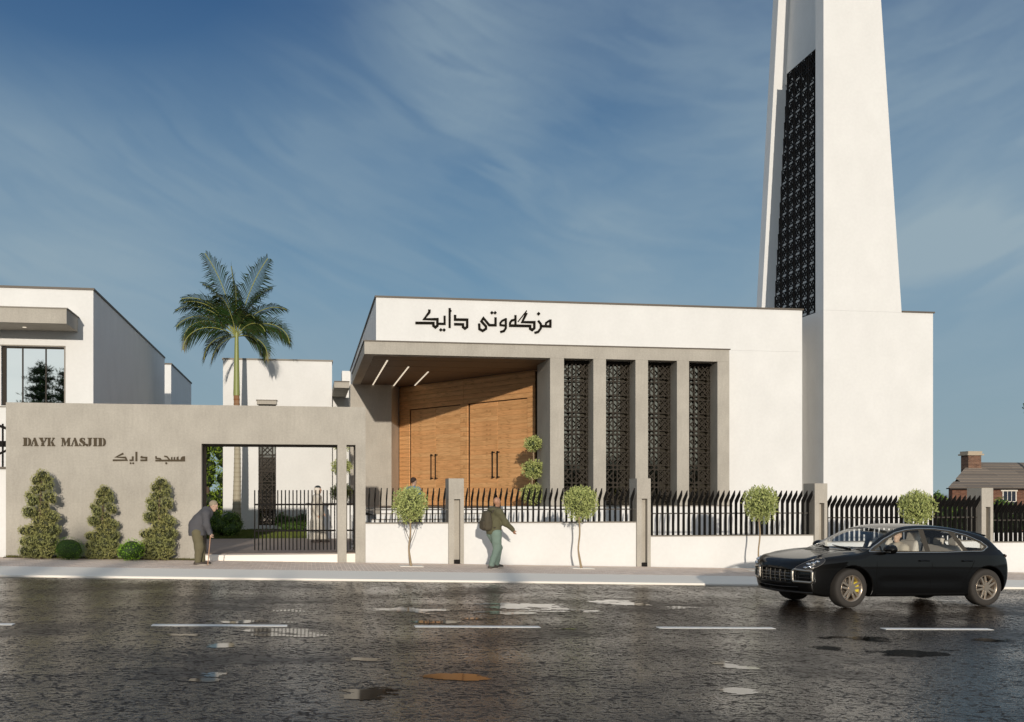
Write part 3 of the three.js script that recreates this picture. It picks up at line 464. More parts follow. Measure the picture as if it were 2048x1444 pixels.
// ---------- street fence ----------
const PILLARS = [[3.66, 4.065, 2.238], [8.80, 9.19, 2.25], [13.953, 14.33, 2.125], [19.075, 19.44, 2.005], [24.2, 24.58, 1.88]];
{
  const walls = [[1.49, 3.657, 1.05, 'first short white fence wall beside the gate post'], [4.068, 8.797, 1.05, 'white fence wall behind the man with the backpack'], [9.193, 13.95, 0.665, 'white fence wall stepped down left of the black car'], [14.333, 19.07, 0.47, 'white fence wall hidden behind the black car'], [19.443, 24.2, 0.42, 'white fence wall behind the rear of the black car']];
  walls.forEach(([a, b, top, label]) => {
    const w = thing('fence_wall', label, 'wall', [(a + b) / 2, 0, -29.9], 'white fence walls along the pavement');
    put(w, 'wall', [box(a, b, -0.7, top - 0.003, 29.8, 30.1)], M.white); put(w, 'coping', [box(a, b, top, top + 0.028, 29.775, 30.12)], M.copeGrey);
  });
  const pl = ['grey fence pillar left of the man with the backpack', 'grey fence pillar between the second and third tree', 'grey fence pillar behind the windscreen of the black car', 'grey fence pillar above the rear of the black car', 'grey fence pillar beyond the right edge'];
  PILLARS.forEach(([a, b, top], i) => {
    const p = thing('fence_pillar', pl[i], 'pillar', [(a + b) / 2, pave(a), -30], 'grey fence pillars');
    const w = b - a, n0 = a + w * 0.36, n1 = a + w * 0.76, ny = top - 0.55;
    const u = extrude([[a, 29.72], [n0, 29.72], [n0, 29.93], [n1, 29.93], [n1, 29.72], [b, 29.72], [b, 30.46], [a, 30.46]], ny + 0.8); u.rotateX(-Math.PI / 2); u.scale(1, 1, 1); // (x, d, h) -> (x, h, -d)
    u.translate(0, -0.8, 0);
    put(p, 'shaft', [uvm(u), box(a, b, ny + 0.0015, top, 29.72, 30.46)], M.conc);
    if (i < 2) put(p, 'base_lamp', [new RoundedBoxGeometry(0.155, 0.1, 0.16, 1, 0.01).translate((n0 + n1) / 2 - 0.01, pave(a) + 0.055, -29.76)], M.black);
  });
  const rl = ['short black railing beside the gate post, behind the first tree', 'black bent-bar railing behind the man with the backpack', 'black bent-bar railing left of the black car, behind the third tree', 'black bent-bar railing above the windscreen of the black car', 'black bent-bar railing at the right edge of the picture'];
  const tips = [1.985, 1.985, 1.925, 1.79, 1.63];
  walls.forEach(([a, b, top], i) => {
    const f = thing('railing', rl[i], 'railing', [a, top + 0.028, -29.95], 'black bent-bar railings'), H = tips[i] - top - 0.028, hb = H - 0.34;
    const prof = [[-0.075, 0], [0.075, 0], [0.075, hb - 0.02], [0.30, hb + 0.20], [0.30, H], [-0.075, hb + 0.07]];
    const bar = extrude(prof, 0.026); bar.translate(0, 0, -0.013); bar.rotateY(-Math.PI / 2); // profile x -> +z (towards the street)
    const n = Math.floor((b - a) / 0.152);
    for (let k = 0; k < n; k++) { const m = part('bar', bar, M.black, f); m.position.x = (b - a - (n - 1) * 0.152) / 2 + k * 0.152; }
    const hy = [0.335, 0.335, 0.6, 0.66, 0.62][i];
    part('rail', new THREE.BoxGeometry(b - a, 0.034, 0.03).translate((b - a) / 2, hy, 0.0), std([0.05, 0.042, 0.034], 0.5), f);
  });
}

// ---------- brick cottage far right ----------
{
  const c = thing('brick_cottage', 'red brick cottage with brown tiled roof and chimney beyond the fence', 'house', [44, 0, -62]);
  put(c, 'wall', [box(36.9, 56, -1.5, 2.24, 60.4, 60.8), box(41.5, 56, -1.5, 2.2, 60.803, 67)], M.brick);
  const r = rng(8), tile = [std([0.20, 0.165, 0.135], 0.85), std([0.175, 0.145, 0.12], 0.85), std([0.225, 0.185, 0.15], 0.85)];
  const n = 9, y0 = 2.22, y1 = 3.78, d0 = 60.0, d1 = 63.4, ang = Math.atan2(y1 - y0, d1 - d0);
  for (let k = 0; k < n; k++) for (let i = -1; i < 7; i++) {
    const t0 = k / n, t1 = (k + 1.12) / n, L = 2.9, hip = (t) => 36.4 + t * 3.5, x = 36.4 + i * L + ((k % 2) ? 0 : 1.2), b = x + L - 0.015; if (b < hip(t1) + 0.05) continue;
    const g = new THREE.BoxGeometry(1, 0.035, 1), q = g.attributes.position;
    for (let v = 0; v < q.count; v++) { const t = q.getZ(v) > 0 ? t0 : t1, up = q.getY(v) + (q.getZ(v) > 0 ? 0.02 : -0.012), xx = q.getX(v) < 0 ? Math.max(x, hip(t)) : b; q.setXYZ(v, xx, mix(y0, y1, t) + up, -mix(d0, d1, t)); }
    g.computeVertexNormals(); put(c, 'roof_tiles', [g], tile[Math.floor(r() * 3)]);
  }
  const hv = [[36.45, y0, -d0], [39.95, y1, -d1], [41.2, y0, -67]], hg = new THREE.BufferGeometry(); hg.setAttribute('position', new THREE.Float32BufferAttribute(hv.flat().concat([39.95, y1, -d1], [56, y1, -d1], [41.2, y0, -67], [41.2, y0, -67], [56, y1, -d1], [56, y0, -67]), 3)); hg.computeVertexNormals(); put(c, 'rear_roof', [hg], tile[0]);
  put(c, 'eaves', [box(36.5, 56, 2.14, 2.21, 60.0, 60.4)], std([0.04, 0.03, 0.025], 0.7));
  const ch = put(c, 'chimney', [box(39.3, 40.15, 3.2, 4.2, 62.6, 63.4)], std([1.1, 1.3, 1.35], 0.9, { map: brickMap })); const st = std([0.42, 0.35, 0.26], 0.85);
  part('chimney_cap', [box(39.18, 40.27, 4.2, 4.29, 62.48, 63.52), box(39.26, 40.19, 4.29, 4.45, 62.56, 63.44)], st, ch); part('flashing', [box(39.28, 40.17, 3.2, 3.42, 62.56, 62.595)], std([0.5, 0.42, 0.34], 0.8), ch);
  const w = put(c, 'window', [box(39.97, 41.05, 2.02, 2.13, 60.33, 60.397), box(40.08, 40.98, 0.7, 0.78, 60.33, 60.397), box(40.08, 40.14, 0.78, 2.02, 60.34, 60.397), box(40.92, 40.98, 0.78, 2.02, 60.34, 60.397), box(40.39, 40.42, 0.78, 2.02, 60.35, 60.397), box(40.65, 40.68, 0.78, 2.02, 60.35, 60.397), box(40.14, 40.92, 1.40, 1.43, 60.352, 60.396)], std([0.75, 0.7, 0.62], 0.6));
  part('pane', box(40.14, 40.92, 0.78, 2.02, 60.36, 60.399), phy([0.02, 0.025, 0.04], 0.08), w);
  const lw = thing('garden_wall', 'low white garden wall glimpsed through the railing at the right edge', 'wall', [28, 0, -41]);
  put(lw, 'wall', [box(21.5, 40, -1.5, 0.33, 40, 40.2)], M.white);
}

// ---------- plants ----------
// leaves scattered through a set of clumps [x, y, z, rx, ry, rz]; each leaf a bent blade of two triangles, light and dark by position in its clump only through real light
function leaves(clumps, per, len, wid, seed, tint, { flat = 0.5, inner = 0.55, up = 0.25 } = {}) {
  const r = rng(seed), pos = [], col = [], v = new THREE.Vector3(), n = new THREE.Vector3(), a = new THREE.Vector3(), b = new THREE.Vector3();
  for (const [cx, cy, cz, rx, ry, rz] of clumps) {
    const cnt = Math.round(per * rx * ry / 0.0036), hue = r();
    for (let i = 0; i < cnt; i++) {
      n.set(r() * 2 - 1, r() * 2 - 1, r() * 2 - 1); if (n.lengthSq() > 1 || n.lengthSq() < 0.001) { i--; continue; } n.normalize();
      const k = inner + (1 - inner) * Math.pow(r(), 0.5) * (1 + 0.16 * Math.sin(n.x * 7 + hue * 9) * Math.cos(n.y * 6 + hue * 5));
      v.set(cx + n.x * rx * k, cy + n.y * ry * k, cz + n.z * rz * k);
      a.copy(n).multiplyScalar(1 - flat).add(b.set(r() - 0.5, r() - 0.5 + up, r() - 0.5).multiplyScalar(1.5)).normalize();  // growth direction
      b.set(r() - 0.5, r() - 0.5, r() - 0.5).cross(a).normalize();
      const L = len * (0.6 + 0.8 * r()), w = wid * (0.6 + 0.8 * r()), m = v.clone().addScaledVector(a, L * 0.5), tip = v.clone().addScaledVector(a, L).addScaledVector(n, -L * 0.12);
      const p = m.clone().addScaledVector(b, w / 2), q = m.clone().addScaledVector(b, -w / 2);
      pos.push(...v.toArray(), ...p.toArray(), ...tip.toArray(), ...v.toArray(), ...tip.toArray(), ...q.toArray());
      const c = tint(r(), hue); for (let j = 0; j < 6; j++) col.push(...c);
    }
  }
  const g = new THREE.BufferGeometry(); g.setAttribute('position', new THREE.Float32BufferAttribute(pos, 3)); g.setAttribute('color', new THREE.Float32BufferAttribute(col, 3)); g.computeVertexNormals(); return g;
}
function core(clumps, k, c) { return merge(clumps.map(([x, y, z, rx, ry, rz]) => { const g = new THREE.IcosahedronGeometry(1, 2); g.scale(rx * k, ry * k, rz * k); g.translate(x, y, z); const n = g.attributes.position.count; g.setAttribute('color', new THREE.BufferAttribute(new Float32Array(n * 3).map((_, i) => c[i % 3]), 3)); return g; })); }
const leafMat = phy([1, 1, 1], 0.6, { vertexColors: true, side: THREE.DoubleSide, transmission: 0.0, specularIntensity: 0.5 });
const tintOlive = (r, h) => [0.215 + 0.19 * r + 0.03 * h, 0.235 + 0.18 * r, 0.085 + 0.07 * r];
const tintTopi = (r, h) => [0.26 + 0.22 * r, 0.31 + 0.2 * r, 0.10 + 0.09 * r];
const tintGreen = (r, h) => [0.07 + 0.08 * r, 0.13 + 0.11 * r, 0.02 + 0.02 * r];
const tintDark = (r, h) => [0.03 + 0.03 * r, 0.06 + 0.05 * r, 0.012 + 0.01 * r];
{ // cloud-pruned conifers against the sign wall
  const S = 0.00209, C = [[345, 200, 75], [280, 262, 68], [400, 262, 66], [432, 330, 54], [275, 372, 68], [195, 440, 50], [350, 350, 55], [240, 510, 72], [420, 455, 78], [468, 500, 42], [368, 570, 66], [190, 630, 84], [262, 662, 50], [385, 632, 54], [462, 695, 82], [300, 745, 84], [400, 770, 88], [145, 850, 68], [225, 850, 88], [335, 860, 98], [455, 850, 92], [512, 850, 46], [135, 975, 58], [230, 970, 96], [345, 960, 106], [455, 975, 82], [160, 1085, 78], [280, 1085, 98], [395, 1085, 96], [465, 1075, 58]];
  const r = rng(12), cl = [];
  for (const [x, y, q] of C) { const X = (x - 310) * S, Y = (1185 - y) * S, R = q * S * 0.97, dz = (r() - 0.3) * 0.12; cl.push([X, Y, dz, R, R * (0.9 + r() * 0.2), R]); if (y > 500) cl.push([X * 0.7 + (r() - 0.5) * 0.1, Y + (r() - 0.5) * 0.1, dz - 0.16 - r() * 0.1, R * 0.95, R * 0.82, R]); }
  const t = thing('topiary_conifer', 'tallest cloud-pruned conifer, at the left end of the sign wall', 'tree', [-6.42, pave(-6.42) - 0.02, -29.22], 'cloud-pruned conifers along the sign wall');
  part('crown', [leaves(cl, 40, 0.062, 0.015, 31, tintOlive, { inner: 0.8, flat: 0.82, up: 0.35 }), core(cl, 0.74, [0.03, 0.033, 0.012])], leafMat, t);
  part('trunk', [limb([0.02, 0, 0], [0, 0.9, -0.03], 0.045, 0.035), limb([0, 0.9, -0.03], [0.05, 2.0, 0], 0.035, 0.015)], M.darkbark, t);
  const t2 = copy(t, 'shortest cloud-pruned conifer, between the two round bushes', [-5.0, pave(-5) - 0.02, -29.4], 0.25); t2.scale.setScalar(0.845);
  const t3 = copy(t, 'cloud-pruned conifer beside the gateway, right of the round bushes', [-3.66, pave(-3.66) - 0.02, -29.4], -0.2); t3.scale.setScalar(0.95);
}
function bush(name, label, pos, clumps, seed, tint, per = 10, len = 0.06, wid = 0.022, group) {
  const t = thing(name, label, 'bush', pos, group);
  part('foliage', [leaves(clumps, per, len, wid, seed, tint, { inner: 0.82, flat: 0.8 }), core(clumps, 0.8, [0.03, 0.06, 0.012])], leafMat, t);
  part('stem', [limb([0, -0.05, 0], [0, 0.25, 0], 0.03, 0.02), limb([0, 0.05, 0], [0.1, 0.3, 0.05], 0.02, 0.012)], M.darkbark, t); return t;
}
bush('round_bush', 'darker round clipped bush between the first two conifers', [-5.72, pave(-5.72), -29.1], [[0, 0.26, 0, 0.37, 0.3, 0.31], [0.08, 0.22, 0.05, 0.3, 0.24, 0.26]], 51, (r) => [0.09 + 0.07 * r, 0.19 + 0.11 * r, 0.02], 26, 0.035, 0.009, 'round clipped bushes at the sign wall');
bush('round_bush', 'bright green round clipped bush left of the conifer by the gateway', [-4.25, pave(-4.25), -29.12], [[0, 0.26, 0, 0.31, 0.28, 0.28], [-0.1, 0.2, 0.05, 0.24, 0.22, 0.22]], 52, (r) => [0.17 + 0.12 * r, 0.33 + 0.17 * r, 0.03], 20, 0.045, 0.016, 'round clipped bushes at the sign wall');
{ // thin grass seam along the foot of the sign wall
  const r = rng(4), blade = new THREE.BufferGeometry(); blade.setAttribute('position', new THREE.Float32BufferAttribute([-0.006, 0, 0, 0.006, 0, 0, 0.01, 0.06, 0.01], 3)); blade.computeVertexNormals();
  const im = new THREE.InstancedMesh(blade, std([0.14, 0.13, 0.035], 0.9, { side: THREE.DoubleSide }), 4200), m = new THREE.Matrix4(), q = new THREE.Quaternion(), e = new THREE.Euler();
  for (let i = 0; i < 4200; i++) { const x = -7.3 + r() * 4.7, d = 29.78 - r() * r() * 0.35; q.setFromEuler(e.set((r() - 0.5), r() * 6, (r() - 0.5))); const s = (0.4 + r()) * (0.55 + 0.6 * clamp(fbm(x * 2, 3, 1) + 0.5)); m.compose(new THREE.Vector3(x, pave(x), -d), q, new THREE.Vector3(s, s, s)); im.setMatrixAt(i, m); }
  im.name = 'grass_seam'; scene.add(im); tag(im, 'thin dry grass seam along the foot of the sign wall', 'grass', null, 'stuff');
  const g = new THREE.BoxGeometry(4.7, 0.04, 0.3, 8, 1, 1); g.translate(-4.98, -0.005, -29.66); struct('planting_soil', uvm(tilt(g)), M.soil);
}
{ // standard trees in the pavement
  const r = rng(23), cl = [[0, 0, 0, 0.34, 0.36, 0.34]];
  for (let i = 0; i < 46; i++) { const y = 1 - 2 * (i + 0.5) / 46, a = i * 2.4, q = Math.sqrt(1 - y * y), k = 0.32 + r() * 0.05; cl.push([Math.cos(a) * q * k, y * k * 1.06, Math.sin(a) * q * k, 0.10 + r() * 0.04, 0.09 + r() * 0.03, 0.10]); }
  const mk = (label, x, d, h, crook, s, extra) => {
    const t = thing('pavement_tree', label, 'tree', [x, pave(x), -d], 'round-headed young trees along the pavement');
    const cy = h;
    const crown = part('crown', mk.g ??= merge([leaves(cl, 15, 0.085, 0.026, 61, tintTopi, { inner: 0.6, flat: 0.45, up: 0.35 }), core([cl[0]], 0.8, [0.05, 0.06, 0.02])]), leafMat, t); crown.position.set(crook[3] ?? 0, cy, 0); crown.scale.setScalar(s); crown.rotation.y = x * 1.7;
    const tr = [tube([[0, -0.05, 0], [crook[0], h * 0.28, 0.01], [crook[1], h * 0.55, 0], [crook[2], h * 0.85, 0.01], [crook[3] ?? 0, h, 0]], 0.022, 24, 8), limb([0, -0.04, 0], [crook[0], h * 0.28, 0.01], 0.036, 0.02)];
    part('trunk', tr, M.bark, t);
    if (extra) for (const e of extra) part('branch', tube(e, 0.008, 14, 6), M.darkbark, t);
    const sl = thing('tree_slab', 'white square slab set round the foot of the ' + label.replace(/^.*?tree/, 'young tree'), 'slab', [x, pave(x) + 0.004, -d], 'white slabs round the pavement trees'); sl.rotation.z = SLOPE;
    const ring = extrude([[-0.29, -0.26], [0.29, -0.26], [0.29, 0.26], [-0.29, 0.26]], 0.012, [Array.from({ length: 12 }, (_, i) => [0.05 * Math.cos(i / 6 * Math.PI), 0.05 * Math.sin(i / 6 * Math.PI)])]); ring.rotateX(-Math.PI / 2); part('slab', uvm(ring), M.kerb, sl);
    return t;
  };
  mk('round-headed young tree with forked side twigs left of the first pillar', 2.55, 28.35, 1.54, [-0.06, -0.02, -0.03, -0.03], 1.0, [[[-0.05, 0.68, 0], [-0.17, 1.0, 0.02], [-0.22, 1.35, 0]], [[-0.02, 0.6, 0], [0.12, 1.0, 0.02], [0.2, 1.35, 0]]]);
  mk('round-headed young tree with crooked trunk right of the man with the backpack', 6.96, 28.5, 1.68, [-0.09, -0.05, -0.07, -0.03], 1.0);
  mk('round-headed young tree behind the bonnet of the black car', 11.85, 28.6, 1.78, [-0.03, 0.02, -0.02, 0.05], 1.07);
  mk('round-headed young tree behind the roof of the black car', 16.4, 28.6, 1.78, [0.05, 0.02, 0, 0], 1.08);
}
{ // three-ball topiaries
  const ball = (R, y, seed, n = 16) => { const r = rng(seed), c = [[0, y, 0, R * 0.9, R * 0.74, R * 0.9]]; for (let i = 0; i < n; i++) { const q = 1 - 2 * (i + 0.5) / n, a = i * 2.4, s = Math.sqrt(1 - q * q); c.push([Math.cos(a) * s * R * 0.8, y + q * R * 0.66, Math.sin(a) * s * R * 0.8, R * 0.32, R * 0.25, R * 0.32]); } return c; };
  const mk = (label, pos, balls) => {
    const t = thing('ball_topiary', label, 'tree', pos, 'three-ball topiaries');
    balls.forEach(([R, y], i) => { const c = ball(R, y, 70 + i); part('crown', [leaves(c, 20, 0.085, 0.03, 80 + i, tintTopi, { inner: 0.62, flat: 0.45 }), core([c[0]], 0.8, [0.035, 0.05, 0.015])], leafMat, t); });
    part('trunk', tube([[0, 0, 0], [-0.03, 0.8, 0], [0.02, 1.4, 0], [0, 1.9, 0]], 0.022, 20, 8), M.bark, t); return t;
  };
  mk('three-ball topiary standing at the right end of the timber door', [7.16, 1.44, -35.9], [[0.39, 0.38], [0.36, 1.18], [0.285, 2.0]]);
  mk('three-ball topiary behind the gate posts', [1.2, 1.49, -41], [[0.38, 0.4], [0.35, 1.3], [0.3, 2.12]]);
}
{ // courtyard planting
  const r = rng(91), cl = []; for (let i = 0; i < 22; i++) cl.push([(r() - 0.5) * 1.0, 0.25 + r() * 0.55, (r() - 0.5) * 0.7, 0.2 + r() * 0.1, 0.18 + r() * 0.08, 0.22]);
  bush('courtyard_bush', 'dark leafy bush beside the palm, behind the man with the cane', [-2.95, 0.3, -41.2], cl, 92, tintGreen, 7, 0.09, 0.03);
  const c2 = []; for (let i = 0; i < 18; i++) c2.push([(r() - 0.5) * 1.1, 0.22 + r() * 0.4, (r() - 0.5) * 0.6, 0.2 + r() * 0.08, 0.18 + r() * 0.06, 0.2]);
  bush('courtyard_bush', 'leafy bush on the lawn seen through the gate bars', [-0.62, 0.3, -45.8], c2, 93, tintGreen, 7, 0.09, 0.03);
  const c3 = []; for (let i = 0; i < 50; i++) c3.push([(r() - 0.5) * 1.6, 0.4 + r() * 3.9, (r() - 0.5) * 1.2, 0.3 + r() * 0.2, 0.26 + r() * 0.16, 0.3]);
  const t = thing('courtyard_tree', 'leafy tree filling the left edge of the gateway opening', 'tree', [-4.35, 0.3, -52]);
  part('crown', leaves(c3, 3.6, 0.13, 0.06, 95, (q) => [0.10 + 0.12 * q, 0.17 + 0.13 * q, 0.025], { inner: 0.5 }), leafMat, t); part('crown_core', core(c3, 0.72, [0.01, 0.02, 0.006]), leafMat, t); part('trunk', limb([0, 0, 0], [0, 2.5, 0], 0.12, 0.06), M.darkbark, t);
  const c4 = []; for (let i = 0; i < 20; i++) c4.push([(r() - 0.5) * 1.3, 0.6 + r() * 1.6, (r() - 0.5) * 1.2, 0.34 + r() * 0.14, 0.32 + r() * 0.1, 0.34]);
  const gb = bush('garden_shrub', 'rounded green shrub in front of the brick cottage gable', [30.25, -0.35, -50], c4, 97, (q) => [0.09 + 0.11 * q, 0.15 + 0.13 * q, 0.03], 3, 0.12, 0.06);
  const gc = copy(gb, 'green shrub beside the cottage window', [33.0, -0.5, -50], 1.2); gc.scale.set(1.25, 0.93, 1);
  const c5 = []; for (let i = 0; i < 26; i++) c5.push([(r() - 0.5) * 1.7, 7.0 + r() * 1.8, (r() - 0.5) * 1.6, 0.4, 0.35, 0.4]); c5.push([-0.75, 7.75, 0.2, 0.36, 0.3, 0.36]);
  const ft = thing('distant_tree', 'dark tree whose crown just touches the right edge of the picture', 'tree', [42.85, -1, -60]); part('crown', leaves(c5, 1.6, 0.2, 0.08, 98, tintDark, { inner: 0.5 }), leafMat, ft); part('trunk', limb([0, 0, 0], [0, 8, 0], 0.2, 0.06), M.darkbark, ft);
  // clipped hedge closing the garden behind the railing: reads as one mass
  const hc = []; for (let i = 0; i < 70; i++) hc.push([21.6 + i * 0.24, 0.15 + 0.9 * (i % 3) / 2 - 0.2, -46 + (r() - 0.5) * 0.5, 0.4, 0.42, 0.4]);
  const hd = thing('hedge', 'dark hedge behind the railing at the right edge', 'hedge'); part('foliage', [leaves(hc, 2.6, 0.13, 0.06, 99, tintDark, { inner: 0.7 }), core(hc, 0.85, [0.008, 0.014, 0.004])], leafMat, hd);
}
{ // palm
  const p = thing('palm', 'tall palm with green crownshaft rising behind the sign wall', 'palm', [-2.88, 0.3, -47.8]);
  const pts = []; const H = 5.6; for (let i = 0; i <= 120; i++) { const y = i / 120 * H, ring = (i % 4 === 0) ? 0.008 : 0; pts.push(new THREE.Vector2(0.165 - 0.045 * smooth(0, 4.5, y) + 0.05 * Math.exp(-y * 1.5) + ring, y)); }
  const tg = new THREE.LatheGeometry(pts, 18); { const q = tg.attributes.position, col = new Float32Array(q.count * 3); for (let i = 0; i < q.count; i++) { const y = q.getY(i), k = smooth(4.6, 5.5, y), n = 0.05 * N3.noise(q.getX(i) * 30, y * 3, q.getZ(i) * 30) - 0.07 * (Math.round(y / H * 120) % 4 === 0 ? 1 : 0); col.set([mix(0.40, 0.27, k) + n, mix(0.36, 0.14, k) + n, mix(0.27, 0.07, k) + n * 0.8], i * 3); q.setX(i, q.getX(i) + 0.05 * Math.sin(y * 0.5)); } tg.setAttribute('color', new THREE.BufferAttribute(col, 3)); }
  part('trunk', tg, std([1, 1, 1], 0.85, { vertexColors: true }), p);
  part('crownshaft', [new THREE.CylinderGeometry(0.075, 0.135, 2.6, 16).translate(0.02, 6.88, 0)], std([0.24, 0.27, 0.085], 0.45), p);
  const r = rng(6), matF = phy([1, 1, 1], 0.55, { vertexColors: true, side: THREE.DoubleSide, specularIntensity: 0.25 }), top = 8.05;
  // fronds: azimuth, starting climb, length, droop
  const F = [[155, 77, 3.8, 0.4], [105, 80, 3.3, 0.4], [18, 77, 3.6, 0.35], [178, 66, 2.9, 1.35], [186, 57, 2.9, 1.5], [168, 48, 2.9, 1.65], [192, 44, 2.7, 2.2], [202, 27, 2.75, 1.9], [218, 0, 2.1, 1.5], [236, -14, 2.0, 0.9], [-5, 42, 2.7, 2.1], [9, 38, 2.7, 2.0], [-40, 8, 1.8, 1.8], [-20, 6, 1.9, 1.8], [300, 60, 1.9, 1.7], [322, 48, 1.8, 1.9], [90, 60, 2.4, 0.9], [272, 72, 2.4, 0.8], [62, 68, 2.8, 0.9], [130, 62, 2.8, 1.1], [140, 70, 3.1, 0.8], [40, 70, 3.0, 0.8], [250, 62, 2.6, 1.2], [200, 60, 2.7, 1.3], [345, 60, 2.6, 1.4]];
  for (const [az, cl0, L, dr] of F) {
    const A = az * Math.PI / 180, dir = new THREE.Vector3(Math.cos(A), 0, -Math.sin(A)), pos = [], col = [], spine = []; let x = 0, y = 0, th = cl0 * Math.PI / 180; const n = 52;
    for (let i = 0; i <= n; i++) { spine.push([x, y, th]); x += Math.cos(th) * L / n; y += Math.sin(th) * L / n; th -= dr / n * (0.4 + 1.4 * i / n); }
    const P3 = (k) => new THREE.Vector3(0.02 + dir.x * spine[k][0], top + spine[k][1] - 0.05, dir.z * spine[k][0]), side = new THREE.Vector3(-dir.z, 0, dir.x);
    const age = cl0 < 30 ? 1 : 0, roll = (cl0 > 74 ? 1.35 : 0.35 + 0.75 * r()) * (dir.x > 0 ? 1 : -1);
    for (let i = 9; i < n; i++) for (const s of [-1, 1]) {
      const t = i / n, tang = P3(i + 1).sub(P3(i)).normalize(), up0 = tang.clone().cross(side).multiplyScalar(-1).normalize(), sd = side.clone().multiplyScalar(Math.cos(roll)).addScaledVector(up0, Math.sin(roll)), up = up0.clone().multiplyScalar(Math.cos(roll)).addScaledVector(side, -Math.sin(roll)), o = P3(i).addScaledVector(tang, (s + 1) * 0.02), ll = (0.38 + 0.30 * smooth(60, 78, cl0) + 0.42 * Math.sin(Math.PI * Math.min(1, t * 1.1))) * (1 - 0.55 * Math.pow(t, 5)) * (0.85 + 0.3 * r());
      const lift = 0.18 - 0.2 * r(), d = sd.clone().multiplyScalar(s * 0.86).addScaledVector(tang, 0.55 + 0.5 * t).addScaledVector(up, lift).normalize();
      const mid = o.clone().addScaledVector(d, ll * 0.5), tip = mid.clone().addScaledVector(d, ll * 0.5).add(new THREE.Vector3(0, -ll * (0.2 + 0.25 * r()), 0)), w = tang.clone().multiplyScalar(0.024);
      const q = [o.clone().sub(w.clone().multiplyScalar(0.6)), o.clone().add(w.clone().multiplyScalar(0.6)), mid.clone().add(w), mid.clone().sub(w)];
      for (const k of [q[0], q[1], q[2], q[0], q[2], q[3], q[3], q[2], tip]) pos.push(k.x, k.y, k.z);
      const dry = age * smooth(0.72, 1, t) * 0.9, hk = cl0 > 74 ? 0.7 : 1, c = [mix((0.018 + 0.022 * r()) * hk, 0.34, dry), mix((0.034 + 0.03 * r()) * hk, 0.28, dry), mix(0.014, 0.14, dry)]; for (let k = 0; k < 9; k++) col.push(...c);
    }
    const g = new THREE.BufferGeometry(); g.setAttribute('position', new THREE.Float32BufferAttribute(pos, 3)); g.setAttribute('color', new THREE.Float32BufferAttribute(col, 3)); g.computeVertexNormals();
    const rp = []; for (let i = 0; i <= n; i += 4) rp.push(P3(i)); const rg = new THREE.TubeGeometry(new THREE.CatmullRomCurve3(rp), 26, 0.018, 6); { const q = rg.attributes.position, c = new Float32Array(q.count * 3); for (let i = 0; i < q.count; i++) c.set([0.26, 0.27, 0.08], i * 3); rg.setAttribute('color', new THREE.BufferAttribute(c, 3)); }
    part('frond', [g, rg], matF, p);
  }
}
